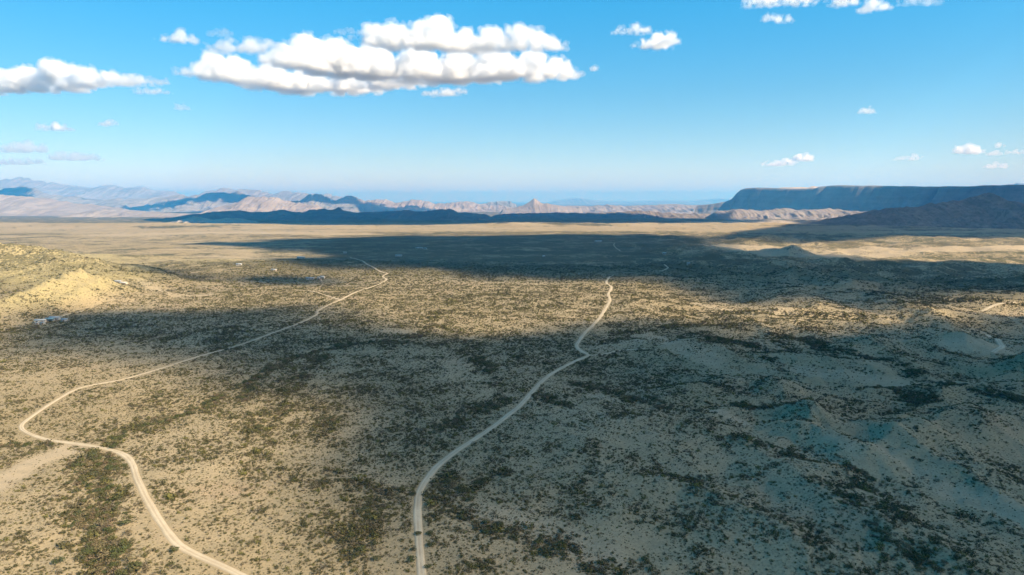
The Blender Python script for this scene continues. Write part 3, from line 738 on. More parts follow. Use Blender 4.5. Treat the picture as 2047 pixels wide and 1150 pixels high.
def leaf_cloud(n, size, rs, shape='vase', flat=.75):
    """n little leaf sprays as bent quads, in a crown of unit radius whose foot is at the origin"""
    V = []; F = []
    for i in range(n):
        th = rs.uniform(0, 2*math.pi); q = rs.uniform(0, 1)**.5
        if shape == 'vase':
            hgt = rs.uniform(.15, 1.0); rad = q*(.35+.65*math.sin(hgt*math.pi*.62))
            c = np.array([math.cos(th)*rad, math.sin(th)*rad, hgt*flat*1.15*(1-.35*rad*rad)])
        else:
            ph = math.acos(rs.uniform(-.35, 1)); rad = rs.uniform(.55, 1.0)**.6
            c = np.array([math.sin(ph)*math.cos(th)*rad, math.sin(ph)*math.sin(th)*rad, .45+math.cos(ph)*rad*flat*.75])
        d = c-np.array([0, 0, .2]); d = d/(np.linalg.norm(d)+1e-6)+rs.normal(0, .55, 3); d /= np.linalg.norm(d)
        u = np.cross(d, rs.normal(0, 1, 3)); u /= np.linalg.norm(u)+1e-6; w = np.cross(d, u)
        s = size*rs.uniform(.6, 1.3); b = len(V)
        V += [c-u*s-w*s*.6, c+u*s-w*s*.5+d*s*.3, c+u*s*.8+w*s*.7, c-u*s*.9+w*s*.6+d*s*.25]
        F.append((b, b+1, b+2, b+3))
    return np.array(V), F
def tube(p0, p1, r0, r1, k=5):
    p0 = np.array(p0, float); p1 = np.array(p1, float); d = p1-p0; d /= np.linalg.norm(d)
    u = np.cross(d, (0.3, .9, .1)); u /= np.linalg.norm(u); w = np.cross(d, u)
    a = [2*math.pi*i/k for i in range(k)]
    V = [p0+(u*math.cos(t)+w*math.sin(t))*r0 for t in a]+[p1+(u*math.cos(t)+w*math.sin(t))*r1 for t in a]
    F = [(i, (i+1) % k, k+(i+1) % k, k+i) for i in range(k)]
    return np.array(V), F
def join(parts):
    V = []; F = []; n = 0
    for v, f in parts:
        V.append(v); F += [tuple(i+n for i in q) for q in f]; n += len(v)
    return np.vstack(V), F
def bush_mesh(name, seed, n, size, mat, stems=5):
    rs = np.random.default_rng(seed); parts = [leaf_cloud(n, size, rs)]
    for i in range(stems):
        th = rs.uniform(0, 6.28); parts.append(tube((0, 0, -.12), (math.cos(th)*.45, math.sin(th)*.45, .6), .03, .012, 3))
    v, f = join(parts); me = mesh_np(name, v, f); me.materials.append(mat); return me
def crown_mesh(name, seed, mat, n=330):
    rs = np.random.default_rng(seed); parts = []
    for k in range(6):
        th = k*1.05+rs.uniform(0, .7); o = np.array([math.cos(th)*rs.uniform(.2, .62), math.sin(th)*rs.uniform(.2, .62), rs.uniform(.05, .5)])
        v, f = leaf_cloud(n//6, .16, rs, 'ball', .8); parts.append((v*rs.uniform(.42, .66)+o, f))
    v, f = join(parts); me = mesh_np(name, v, f); me.materials.append(mat); return me
def trunk_mesh(name, seed):
    rs = np.random.default_rng(seed); parts = []
    for k in range(4):
        th = k*1.6+rs.uniform(0, .8); a = np.array([math.cos(th)*.12, math.sin(th)*.12, .28]); b = np.array([math.cos(th)*.5, math.sin(th)*.5, .75])
        parts += [tube((math.cos(th)*.04, math.sin(th)*.04, -.15), a, .06, .045, 5), tube(a, b, .045, .02, 4)]
        parts.append(tube(b, b+np.array([rs.uniform(-.2, .2), rs.uniform(-.2, .2), .3]), .02, .008, 3))
    v, f = join(parts); me = mesh_np(name, v, f); me.materials.append(BARK); return me

BUSH = [bush_mesh('creosote_bush', 300+i, 58, .135, LEAF_CREO) for i in range(5)]+[bush_mesh('grey_bush', 320+i, 46, .11, LEAF_GREY, 8) for i in range(3)]
BUSH_LOW = [bush_mesh('scrub_low', 340+i, 22, .22, LEAF_CREO, 0) for i in range(4)]+[bush_mesh('scrub_low_grey', 350+i, 20, .2, LEAF_GREY, 0) for i in range(2)]
CROWN = [crown_mesh('crown', 360+i, LEAF_TREE) for i in range(4)]+[crown_mesh('crown_dry', 370+i, LEAF_DRY, 260) for i in range(3)]
TRUNK = [trunk_mesh('trunk', 380+i) for i in range(3)]

def scatter(n, r0, r1, half_deg):
    r = np.sqrt(rng.uniform(r0*r0, r1*r1, n)); a = np.radians(rng.uniform(-half_deg, half_deg, n))
    return r*np.sin(a), r*np.cos(a)
def sector_area(r0, r1, h): return math.radians(2*h)/2*(r1*r1-r0*r0)
pts = []
for r0, r1, dens, sc, low, HALF in ((70, 330, 1.15, 1.0, 0, 72), (330, 620, 1.0, 1.0, 0, 54), (620, 1000, .56, 1.08, 1, 46), (1000, 1500, .17, 1.6, 1, 43)):
    n = int(sector_area(r0, r1, HALF)*dens)
    x, y = scatter(n, r0, r1, HALF)
    wf = wash_f(x, y); v = veg_f(x, y, wf); rd = road_dist(x, y)
    clump = (.55+.70*sstep(-.25, .35, perlin(x/7.5, y/7.5, 401)))*(.70+.50*sstep(-.35, .4, perlin(x/23, y/23, 402)+.5*perlin(x/70, y/70, 403)))
    keep = (rng.uniform(0, 1, n) < np.clip(v*1.22*clump*.75+wf*.35, 0, 1)*(1-sstep(1150, 1500, np.hypot(x, y)))) & (rd > .9)
    x, y, wf, v = x[keep], y[keep], wf[keep], v[keep]; m = len(x)
    s = np.exp(rng.normal(-.84, .46, m))*sc*(.78+.45*v)*(.86+.22*sstep(-.3, .4, perlin(x/23, y/23, 402)))
    big = rng.uniform(0, 1, m) < wf*.55
    s = np.where(big, s*rng.uniform(1.5, 2.6, m), s*(1+.3*wf))
    s = np.clip(s, .22, 2.9)
    pts.append(np.stack([x, y, s, rng.uniform(0, 6.28, m), wf, np.full(m, low)], 1))
# a finer sprinkling of small tufts close by
n = int(sector_area(80, 480, 52)*.5); x, y = scatter(n, 80, 480, 52); rd = road_dist(x, y); v = veg_f(x, y)
keep = (rng.uniform(0, 1, n) < np.clip(v+.15, 0, 1)) & (rd > .35); x, y = x[keep], y[keep]; m = len(x)
pts.append(np.stack([x, y, rng.uniform(.14, .34, m), rng.uniform(0, 6.28, m), np.zeros(m), np.ones(m)], 1))
pts = np.vstack(pts)

# trees along the near wash, each one a thing of its own
TREES = []
L = WASH[0][0]
rs = np.random.default_rng(55)
Ltot = np.concatenate([[0], np.cumsum(np.linalg.norm(np.diff(L, axis=0), axis=1))])
for i in range(105):
    t = rs.uniform(0, Ltot[-1]); cx = np.interp(t, Ltot, L[:, 0]); cy_ = np.interp(t, Ltot, L[:, 1])
    x = cx+rs.normal(0, 5.2); y = cy_+rs.normal(0, 4.)
    s = rs.uniform(.9, 2.1)*(1.25 if cy_ < 245 else 1.0)
    if road_dist(np.array([x]), np.array([y]))[0] < s+.5: continue
    if any((x-a)**2+(y-b)**2 < (.62*(s+c))**2 for a, b, c, _ in TREES): continue
    TREES.append((x, y, s, rs.uniform() < .45))
for k, step, jit, smin, smax in ((4, 3.2, 2.2, .9, 1.7), (1, 7., 3., .8, 1.5)):
    L = WASH[k][0]; Lt = np.concatenate([[0], np.cumsum(np.linalg.norm(np.diff(L, axis=0), axis=1))])
    for t in np.arange(0, min(Lt[-1], 330), step):
        x = np.interp(t, Lt, L[:, 0])+rs.normal(0, jit); y = np.interp(t, Lt, L[:, 1])+rs.normal(0, jit); s = rs.uniform(smin, smax)
        if road_dist(np.array([x]), np.array([y]))[0] < s+.3: continue
        if any((x-a)**2+(y-b)**2 < (.62*(s+c))**2 for a, b, c, _ in TREES): continue
        TREES.append((x, y, s, rs.uniform() < .25))
# bushes hugging the bottom stretch of the centre road and dark clumps near it
for px, py, s in ((826, 990, 1.6), (836, 1068, 1.3), (822, 1122, 1.6), (826, 1100, 1.2), (858, 1068, 1.3), (862, 1092, 1.4), (856, 1135, 1.2), (348, 1103, 1.5), (735, 1030, 1.5), (722, 1022, 1.6), (748, 1088, 1.6), (720, 1100, 1.4), (752, 1118, 1.5), (905, 958, 1.7), (925, 985, 1.8), (940, 1000, 1.5), (1000, 1048, 1.6), (1075, 1085, 1.7), (1120, 1098, 1.5), (1290, 1120, 1.5)):
    x, y = ground_at(px, py); TREES.append((x, y, s*1.1, False))
TX = np.array([[a, b, c] for a, b, c, _ in TREES])
keep = np.ones(len(pts), bool)
for a, b, c in TX: keep &= (pts[:, 0]-a)**2+(pts[:, 1]-b)**2 > (c*.75)**2
pts = pts[keep]
pts_z = H_ground(pts[:, 0], pts[:, 1])

def seen(x, y, z):
    f = y*CP-(z-CAM_H)*SP; u = y*SP+(z-CAM_H)*CP
    px = 1023.5+FPX*x/np.maximum(f, 1); py = 575-FPX*u/np.maximum(f, 1)
    return px, py, f
def side_words(px, py, x, y):
    dl = seg_dist(np.array([x]), np.array([y]), ROADS['left'])[0]; dm = seg_dist(np.array([x]), np.array([y]), ROADS['middle'])[0]
    spot = ('near the lower left corner' if px < 260 and py > 1000 else 'near the lower right corner' if px > 1700 and py > 1000 else 'at the right edge' if px > 1800 else 'close to the bottom edge' if py > 1085 else 'right of the picture centre line' if px > 1400 else 'near the bottom centre' if py > 1000 else 'farther up the slope')
    if dl < 9: return 'beside the left dirt track '+spot, 'bushes beside the left dirt track '+spot
    if dm < 9: return 'beside the centre dirt road '+spot, 'bushes beside the centre dirt road '+spot
    xl = np.interp(py, [906, 962, 1068, 1130, 1190], [242, 276, 338, 440, 560])
    xm = np.interp(py, [890, 985, 1190], [930, 838, 846])
    if px < xl: return 'left of the left track '+spot, 'bushes left of the left dirt track '+spot
    if px < xm: return 'between the two dirt tracks '+spot, 'bushes between the two dirt tracks '+spot
    return 'on shaded ground '+spot, 'bushes right of the centre road '+spot

wash_used = []
for i, (x, y, s, dry) in enumerate(TREES):
    z = float(H_ground(np.array([x]), np.array([y]))[0])
    root = bpy.data.objects.new('mesquite_tree', None); COL.objects.link(root)
    root.location = (x, y, z-.05); root.scale = (s, s, s*random.uniform(.8, 1.05)); root.rotation_euler.z = random.uniform(0, 6.28)
    px, py, _ = seen(x, y, z)
    where = ('in the sandy wash at the lower left' if py > 905 and px < 420 else 'along the wash where the left track crosses it' if px < 330 else 'along the narrow wash between the tracks' if py < 905 else 'beside the centre dirt road' if 800 < px < 880 else 'in a dark clump between the two tracks' if px < 800 else 'in the shaded gully right of the centre road')
    where += '' if not (py > 905 and px < 420) else ', at the bottom edge' if py > 1090 else ', midway along it' if py > 980 else ', near the track crossing'
    sz = 'large ' if s > 1.75 else 'small ' if s < 1.2 else ''
    lab = sz+('dry brown mesquite ' if dry else 'dark green mesquite ')+where
    tag(root, lab, 'tree', sz+'mesquites '+where+(' dry' if dry else ''))
    cm = CROWN[4+i % 3] if dry else CROWN[i % 4]
    for nm, me in (('crown', cm), ('trunk', TRUNK[i % 3])):
        c = bpy.data.objects.new(nm, me); COL.objects.link(c); c.parent = root

# the 300 bushes that show largest stand as single things
px, py, f = seen(pts[:, 0], pts[:, 1], pts_z)
inview = (px > 4) & (px < 2043) & (py < 1146) & (pts[:, 5] == 0)
app = np.where(inview, pts[:, 2]/f, 0)
order = np.argsort(-app)[:300]
for i in order:
    x, y, s, rot = pts[i, :4]; k = int(rng.integers(0, 8))
    o = bpy.data.objects.new('creosote_bush' if k < 5 else 'brush_shrub', BUSH[k]); COL.objects.link(o)
    o.location = (x, y, pts_z[i]-.03); o.scale = (s, s, s*.95); o.rotation_euler.z = rot
    w, g = side_words(px[i], py[i], x, y)
    sz = 'large ' if s > 1.15 else 'small ' if s < .82 else ''
    tag(o, sz+('olive creosote bush ' if k < 5 else 'grey brown shrub ')+w, 'bush', sz+('olive ' if k < 5 else 'grey ')+g)
rest = np.ones(len(pts), bool); rest[order] = False

def instancer(name, label, P, Z, meshes, pick):
    pc = bpy.data.collections.new(name+'_kinds')
    for i, me in enumerate(meshes):
        pc.objects.link(bpy.data.objects.new('%s_kind_%02d' % (name, i), me))
    me = bpy.data.meshes.new(name); me.vertices.add(len(P))
    me.vertices.foreach_set('co', np.stack([P[:, 0], P[:, 1], Z-.03], 1).astype(np.float32).ravel())
    fattr(me, 'size', P[:, 2]); fattr(me, 'turn', P[:, 3])
    a = me.attributes.new('pick', 'INT', 'POINT'); a.data.foreach_set('value', pick.astype(np.int32))
    o = link(name, me)
    ng = bpy.data.node_groups.new(name+'_nodes', 'GeometryNodeTree')
    ng.interface.new_socket('Geometry', in_out='INPUT', socket_type='NodeSocketGeometry'); ng.interface.new_socket('Geometry', in_out='OUTPUT', socket_type='NodeSocketGeometry')
    N = ng.nodes; gi = N.new('NodeGroupInput'); go = N.new('NodeGroupOutput'); ip = N.new('GeometryNodeInstanceOnPoints'); ci = N.new('GeometryNodeCollectionInfo')
    ci.inputs[0].default_value = pc; ci.inputs['Separate Children'].default_value = True; ci.inputs['Reset Children'].default_value = True
    def na(nm, typ):
        q = N.new('GeometryNodeInputNamedAttribute'); q.data_type = typ; q.inputs['Name'].default_value = nm
        return [s for s in q.outputs if s.enabled and s.name == 'Attribute'][0]
    cx = N.new('ShaderNodeCombineXYZ')
    lk = ng.links.new
    lk(gi.outputs[0], ip.inputs['Points']); lk(ci.outputs[0], ip.inputs['Instance']); ip.inputs['Pick Instance'].default_value = True
    lk(na('pick', 'INT'), ip.inputs['Instance Index']); lk(na('size', 'FLOAT'), ip.inputs['Scale'])
    lk(na('turn', 'FLOAT'), cx.inputs[2]); lk(cx.outputs[0], ip.inputs['Rotation']); lk(ip.outputs[0], go.inputs[0])
    md = o.modifiers.new('instances', 'NODES'); md.node_group = ng
    tag(o, label, kind='stuff'); return o
sel = rest & (pts[:, 5] == 0)
P = pts[sel]; pk = np.where(P[:, 4] > .35, np.where(P[:, 2] > 1.25, rng.integers(8, 15, len(P)), rng.integers(0, 8, len(P))), rng.integers(0, 8, len(P)))
instancer('desert_scrub', 'countless creosote and brush covering the desert slopes', P, pts_z[sel], BUSH+CROWN, pk)
sel = rest & (pts[:, 5] == 1)
instancer('distant_scrub', 'small tufts and distant scrub dotting the desert plain', pts[sel], pts_z[sel], BUSH_LOW, rng.integers(0, 6, int(sel.sum())))

# ------------------------------------------------------------------ clouds
def cloud_mat(name, dens):
    m = NT(name)
    v = m.n('ShaderNodeVolumeScatter'); v.inputs['Color'].default_value = (1, 1, 1, 1)
    v.inputs['Density'].default_value = dens; v.inputs['Anisotropy'].default_value = .45
    m.l(v.outputs[0], m.out.inputs['Volume']); return m.m
CLOUD = [cloud_mat('cumulus_wisp', .0022), cloud_mat('cumulus_veil', .0046), cloud_mat('cumulus_core', .0085)]; DECK = cloud_mat('cloud_deck_vapour', .026)
CLOUD_BASE = 3000.0

def cloud_from_grid(name, label, xs, ys, top, bot, group=None):
    """top and bottom sheets over the cells where the cloud has thickness, closed along the rim"""
    ny, nx = top.shape
    ok = top > 0
    cell = ok[:-1, :-1] | ok[1:, :-1] | ok[:-1, 1:] | ok[1:, 1:]
    X, Yg = np.meshgrid(xs, ys)
    T = np.where(ok, top, 0); B = np.where(ok, bot, 0)
    vt = np.stack([X, Yg, CLOUD_BASE+T+.5], -1).reshape(-1, 3); vb = np.stack([X, Yg, CLOUD_BASE-B-.5], -1).reshape(-1, 3)
    idx = np.arange(nx*ny).reshape(ny, nx)
    q = np.stack([idx[:-1, :-1], idx[:-1, 1:], idx[1:, 1:], idx[1:, :-1]], -1)
    qt = q[cell]; qb = qt[:, ::-1]+nx*ny
    sides = []
    pad = np.pad(cell, 1)
    c = pad[1:-1, 1:-1]
    for nb, a, b in ((pad[:-2, 1:-1], 0, 1), (pad[1:-1, 2:], 1, 2), (pad[2:, 1:-1], 2, 3), (pad[1:-1, :-2], 3, 0)):
        e = q[c & ~nb]
        sides.append(np.stack([e[:, b], e[:, a], e[:, a]+nx*ny, e[:, b]+nx*ny], -1))
    F = np.vstack([qt, qb]+sides)
    used = np.unique(F); remap = np.full(2*nx*ny, -1); remap[used] = np.arange(len(used))
    me = mesh_np(name, np.vstack([vt, vb])[used], remap[F])
    o = link(name, me, DECK, None, True); tag(o, label, 'cloud', group); return o

def perlin3(x, y, z, seed):
    x0 = np.floor(x); y0 = np.floor(y); z0 = np.floor(z); fx = x-x0; fy = y-y0; fz = z-z0
    sm = lambda t: t*t*t*(t*(t*6-15)+10)
    u, v, w = sm(fx), sm(fy), sm(fz)
    def g(dx, dy, dz):
        h = _hash(x0+dx+(z0+dz)*57, y0+dy+(z0+dz)*131, seed)
        a = (h & 0xFFFF)*(2*math.pi/65536.); c = (h >> 16)/32768.-1; q = np.sqrt(1-c*c)
        return q*np.cos(a)*(fx-dx)+q*np.sin(a)*(fy-dy)+c*(fz-dz)
    L = lambda a, b, t: a+t*(b-a)
    return L(L(L(g(0, 0, 0), g(1, 0, 0), u), L(g(0, 1, 0), g(1, 1, 0), u), v), L(L(g(0, 0, 1), g(1, 0, 1), u), L(g(0, 1, 1), g(1, 1, 1), u), v), w)*1.5

def surface_net(f, o, c):
    """closed quad surface of f > 0 on a regular grid (origin o, cell c)"""
    sx, sy, sz = f.shape
    b = f > 0
    cnt = sum(b[i:sx-1+i, j:sy-1+j, k:sz-1+k].astype(np.int8) for i in (0, 1) for j in (0, 1) for k in (0, 1))
    act = (cnt > 0) & (cnt < 8); ids = np.full(act.shape, -1, np.int64); A = np.argwhere(act); ids[act] = np.arange(len(A))
    acc = np.zeros((len(A), 3)); num = np.zeros(len(A)); a0, a1, a2 = A.T
    for d in range(3):
        e = [(d + 1) % 3, (d + 2) % 3]
        for p in (0, 1):
            for q in (0, 1):
                oa = [0, 0, 0]; oa[e[0]] = p; oa[e[1]] = q; ob = list(oa); ob[d] = 1
                fa = f[a0+oa[0], a1+oa[1], a2+oa[2]]; fb = f[a0+ob[0], a1+ob[1], a2+ob[2]]
                m = (fa > 0) != (fb > 0); t = np.where(m, fa/(fa-fb+1e-12), 0)
                pt = np.tile(np.array(oa, float), (len(A), 1)); pt[:, d] += t
                acc += pt*m[:, None]; num += m
    V = (A+acc/num[:, None])*c+o
    F = []
    for d in range(3):
        e1, e2 = (d+1) % 3, (d+2) % 3
        sl0 = [slice(None)]*3; sl1 = [slice(None)]*3; sl0[d] = slice(0, -1); sl1[d] = slice(1, None)
        cr = b[tuple(sl0)] != b[tuple(sl1)]
        I = np.argwhere(cr); I = I[(I[:, e1] > 0) & (I[:, e2] > 0) & (I[:, e1] < f.shape[e1]-1) & (I[:, e2] < f.shape[e2]-1)]
        if not len(I): continue
        q = []
        for p1, p2 in ((-1, -1), (0, -1), (0, 0), (-1, 0)):
            J = I.copy(); J[:, e1] += p1; J[:, e2] += p2; q.append(ids[J[:, 0], J[:, 1], J[:, 2]])
        q = np.stack(q, 1); inn = b[I[:, 0], I[:, 1], I[:, 2]]
        q = np.where(inn[:, None], q, q[:, ::-1]); F.append(q)
    return V, np.vstack(F)

def cumulus(name, label, lumps, seed, depth=.8, cell=None, group=None, faint=False):
    """lumps: (px, base py, half width px, top py) read as heaps of puffs standing on the condensation level"""
    rs = np.random.default_rng(seed); G = []
    for px, bpy_, rp, tp in lumps:
        x, y = at_height(px, bpy_, CLOUD_BASE); d = float(np.hypot(x, y))
        G.append((float(x), float(y), rp*y/FPX, max((bpy_-tp)*d/FPX, 45.), d))
    D = np.mean([g[4] for g in G]); c = cell or D/683*(1.0 if len(G) > 12 else .68)
    balls = []
    for x, y, r, h, d in G:
        k = int(np.clip(9+r*r/(h*h)*7, 9, 60))
        for i in range(k):
            th = rs.uniform(0, 6.283); q = rs.uniform(0, 1)**.55
            e = math.sqrt(max(0., 1-q*q))
            rad = h*rs.uniform(.20, .42)*(.55+.45*e)
            zc = rs.uniform(.0, 1.)*max(h*e*.98-rad, 0)
            balls.append((x+math.cos(th)*q*max(r-rad*.7, 0), y+math.sin(th)*q*max(r-rad*.7, 0)*depth, zc, rad))
        balls.append((x, y, max(h*.62-h*.1, 0), h*.42))
        for i in range(3):
            th = rs.uniform(0, 6.283); q = rs.uniform(.9, 1.35); balls.append((x+math.cos(th)*q*r, y+math.sin(th)*q*r*depth, rs.uniform(0, .5)*h, h*rs.uniform(.05, .13)))
    B = np.array(balls); mg = c*5
    lo = np.array([(B[:, 0]-B[:, 3]).min(), (B[:, 1]-B[:, 3]).min(), 0])-mg*1.4; hi = np.array([(B[:, 0]+B[:, 3]).max(), (B[:, 1]+B[:, 3]).max(), (B[:, 2]+B[:, 3]).max()])+mg*1.4
    lo[2] = -5*c
    n = np.ceil((hi-lo)/c).astype(int)+1
    f = np.full(n, -4.5*c)
    ax = [lo[i]+np.arange(n[i])*c for i in range(3)]
    for bx_, by_, bz_, br in B:
        i0 = np.maximum(np.floor((np.array([bx_, by_, bz_])-br*1.15-5*c-lo)/c).astype(int), 0); i1 = np.minimum(np.ceil((np.array([bx_, by_, bz_])+br*1.15+5*c-lo)/c).astype(int)+1, n)
        gx, gy, gz = (ax[i][i0[i]:i1[i]] for i in range(3))
        d = br-np.sqrt((gx[:, None, None]-bx_)**2+(gy[None, :, None]-by_)**2+((gz[None, None, :]-bz_)*1.08)**2)
        s_ = f[i0[0]:i1[0], i0[1]:i1[1], i0[2]:i1[2]]; np.maximum(s_, d, out=s_)
    I = np.nonzero((f > -4.4*c) & (f < 9*c))
    X, Y, Z = ax[0][I[0]], ax[1][I[1]], ax[2][I[2]]
    nz = 0; a = 1.; l = max(c*15, 120.)
    for k in range(4):
        nz = nz+a*(np.abs(perlin3(X/l, Y/l, Z/l, seed+k*7))*2.2-.52); a *= .55; l *= .46
    f[I] += nz*c*3.4
    wisp = np.zeros(len(X)); a = 1.; l = c*7.
    for k in range(3):
        wisp += a*perlin3(X/l, Y/l, Z/l, seed+60+k*5); a *= .6; l *= .5
    fw = f.copy(); fw[I] += c*(1.3+4.2*wisp); fv = f.copy(); fv[I] += c*1.5*wisp
    und = perlin(ax[0][:, None, None]/(c*9), ax[1][None, :, None]/(c*9), seed+5)+.6*perlin(ax[0][:, None, None]/(c*4), ax[1][None, :, None]/(c*4), seed+6)
    VV = []; FF = []; MI = []; nv = 0
    for k, (g, lev, lift) in enumerate(((fw, 0., -.9), (fv, .7, .3), (f, 2.3, 1.5))):
        if faint and k: break
        h = np.minimum(g-lev*c, ((ax[2])[None, None, :]-lift*c+c*1.1*und)*.8)
        h[0] = h[-1] = -c; h[:, 0] = h[:, -1] = -c; h[:, :, 0] = h[:, :, -1] = -c
        if not (h > 0).any(): continue
        V, F = surface_net(h, lo, c); V[:, 2] += CLOUD_BASE
        VV.append(V); FF.append(F+nv); MI.append(np.full(len(F), k)); nv += len(V)
    me = mesh_np(name, np.vstack(VV), np.vstack(FF))
    for m_ in CLOUD: me.materials.append(m_)
    me.polygons.foreach_set('material_index', np.concatenate(MI).astype(np.int32))
    o = link(name, me, None, None, True); tag(o, label, 'cloud', group); return o

cumulus('cumulus_cloud', 'great bank of white cumulus with grey bases, largest cloud in the sky', [
    (395, 152, 32, 128), (430, 158, 60, 106), (482, 166, 62, 118), (548, 176, 72, 124), (612, 184, 78, 128), (690, 184, 80, 134), (762, 176, 70, 132), (820, 172, 60, 140),
    (455, 104, 46, 80), (500, 102, 40, 76), (536, 104, 34, 78), (570, 132, 60, 86), (612, 140, 56, 68), (668, 150, 80, 76), (748, 156, 92, 84), (835, 160, 82, 92), (915, 162, 80, 92), (985, 160, 80, 94), (1058, 158, 72, 98), (1112, 156, 44, 112), (1142, 152, 16, 138),
    (742, 92, 26, 46), (790, 98, 62, 44), (842, 98, 54, 38), (880, 98, 56, 32), (935, 104, 60, 58), (985, 100, 54, 52), (1036, 100, 56, 48), (1080, 98, 44, 60), (1108, 95, 20, 78)], 501)
cumulus('cumulus_cloud', 'low white cloud bank at the left edge of the sky', [(-70, 186, 70, 140), (5, 186, 52, 146), (60, 184, 56, 138), (112, 180, 60, 126), (170, 174, 56, 136), (225, 170, 52, 144), (275, 168, 40, 152), (314, 167, 20, 160)], 511)
SMALL = [
    ('small flat white cloud just below the left cloud bank', [(292, 187, 22, 178), (318, 187, 20, 180)]),
    ('small ragged cloud left above the great cloud bank', [(340, 82, 22, 72), (362, 84, 26, 62), (385, 88, 16, 76)]),
    ('pair of tiny puffs above the left arm of the great bank', [(430, 72, 14, 62), (448, 72, 16, 60)]),
    ('little wisp left of the top of the great bank', [(680, 68, 14, 60), (700, 66, 12, 58)]),
    ('thin cloud tongue under the middle of the great bank', [(868, 192, 24, 180), (895, 190, 30, 176), (918, 186, 16, 174)]),
    ('white puffy cloud right of the great bank, larger of two', [(1285, 94, 22, 78), (1312, 98, 34, 64), (1340, 90, 20, 62)]),
    ('thin streaky cloud just above the puffy pair right of centre', [(1248, 66, 24, 52), (1270, 68, 26, 46), (1288, 66, 18, 52)]),
    ('lone oval white cloud near the upper right', [(1540, 42, 16, 28), (1558, 45, 18, 30), (1574, 46, 14, 34)]),
    ('ragged cloud cut by the top edge right of centre', [(1505, 14, 24, -6), (1550, 8, 40, -14), (1600, 10, 34, -12)]),
    ('larger ragged cloud cut by the top edge at upper right', [(1690, 10, 34, -14), (1740, 22, 30, 0), (1762, 20, 20, 6)]),
    ('thin wisp cut by the top edge near the right corner', [(1820, 8, 26, -8), (1862, 7, 26, -8)]),
    ('tiny lens cloud alone in the right half of the sky', [(1728, 226, 10, 219), (1740, 227, 11, 217)]),
    ('tiny puff right of the great bank', [(1190, 142, 8, 132)]),
    ('small flat cloud low over the left mountains', [(90, 261, 18, 250), (112, 261, 22, 248), (128, 260, 12, 252)]),
    ('tiny flat cloud right of the small low left cloud', [(206, 251, 12, 244), (222, 250, 12, 244)]),
    ('hazy flat cloud at the left edge near the horizon', [(28, 304, 28, 290), (58, 303, 28, 284), (80, 303, 14, 292)]),
    ('long hazy streak cloud low at the left', [(125, 319, 26, 309), (155, 319, 30, 306), (188, 319, 18, 313)]),
    ('faint streak cloud nearest the left horizon', [(10, 328, 40, 322), (60, 327, 30, 323)]),
    ('tiny broken puffs between the left clouds and the great bank', [(355, 218, 9, 208), (368, 219, 12, 213)]),
    ('flat low cloud over the left end of the mesa', [(1545, 331, 18, 324), (1570, 330, 20, 321)]),
    ('small puff low above the mesa, right of the flat cloud', [(1598, 322, 12, 312), (1614, 322, 14, 309)]),
    ('tiny flat cloud low above the middle of the mesa', [(1806, 319, 12, 314), (1824, 319, 13, 312)]),
    ('white puff low above the dark cone topped hill', [(1918, 306, 12, 294), (1938, 307, 20, 291), (1956, 306, 12, 297)]),
    ('tiny puff at the right edge above the mesa', [(1997, 294, 9, 287)]),
    ('faint flat streak at the right edge above the mesa', [(1985, 310, 14, 305), (2030, 307, 16, 302)]),
    ('faint tiny streak just over the mesa rim at the right', [(1992, 335, 18, 328)]),
]
for i, (lab, lumps) in enumerate(SMALL):
    cumulus('cloud', lab, lumps, 520+i*3, .7, group='small fair weather clouds', faint=any(w in lab for w in ('hazy', 'faint', 'wisp', 'broken', 'tiny puffs')))

# clouds overhead, out of the picture, that throw the broad shadows on the plain
def inside_sdf(X, Y, poly):
    d = np.full(X.shape, 1e18); ins = np.zeros(X.shape, bool); n = len(poly)
    for i in range(n):
        a = poly[i]; b = poly[(i+1) % n]; e = b-a
        t = np.clip(((X-a[0])*e[0]+(Y-a[1])*e[1])/(e@e+1e-9), 0, 1)
        d = np.minimum(d, (X-a[0]-t*e[0])**2+(Y-a[1]-t*e[1])**2)
        c = ((a[1] > Y) != (b[1] > Y)) & (X < e[0]*(Y-a[1])/(e[1]+1e-12)+a[0]); ins ^= c
    return np.where(ins, np.sqrt(d), -np.sqrt(d))
def sheet_cloud(label, poly, seed, cell, thick, rag, taper, zg=0., grow=0.):
    """poly: where its shadow lies on the ground; the cloud floats up the sun's line from there"""
    off = SUN_H*((CLOUD_BASE+thick*.45-zg)/math.tan(SUN_EL))
    P = np.array(poly, float)+off
    lo = P.min(0)-rag*1.5; hi = P.max(0)+rag*1.5
    xs = np.arange(lo[0], hi[0], cell); ys = np.arange(lo[1], hi[1], cell); X, Y = np.meshgrid(xs, ys)
    s = inside_sdf(X, Y, P)
    s = s+rag*(fbm(X/(rag*3.2)+seed, Y/(rag*3.2), seed, 5, .6)*.85+.05)
    thick = thick*(1+grow*sstep(-50, 450, X-off[0]+.15*(Y-off[1])))
    g = np.clip(s/taper, 0, 1)
    bil = 0; a = 1.; l = taper*1.6
    for i in range(3):
        bil = bil+a*(.6-worley(X/l, Y/l, seed+3+i)); a *= .5; l *= .5
    top = np.where(s > 0, thick*(g**.8)*(1+.34*bil)+1, -1); top = np.where((s > 0) & (top < 1), 1, top)
    bot = np.where(s > 0, thick*.22*g*(1+.6*perlin(X/(taper*.8), Y/(taper*.8), seed+7)), 0)
    return cloud_from_grid('overhead_cloud', label, xs, ys, top, np.clip(bot, 0, None), 'broken cloud deck overhead')
def gpx(pts):
    a = np.array(pts, float); x, y = _march(a[:, 0], a[:, 1], lambda X, Y: base_h(X, Y)); return [tuple(q) for q in np.stack([x, y], 1)]

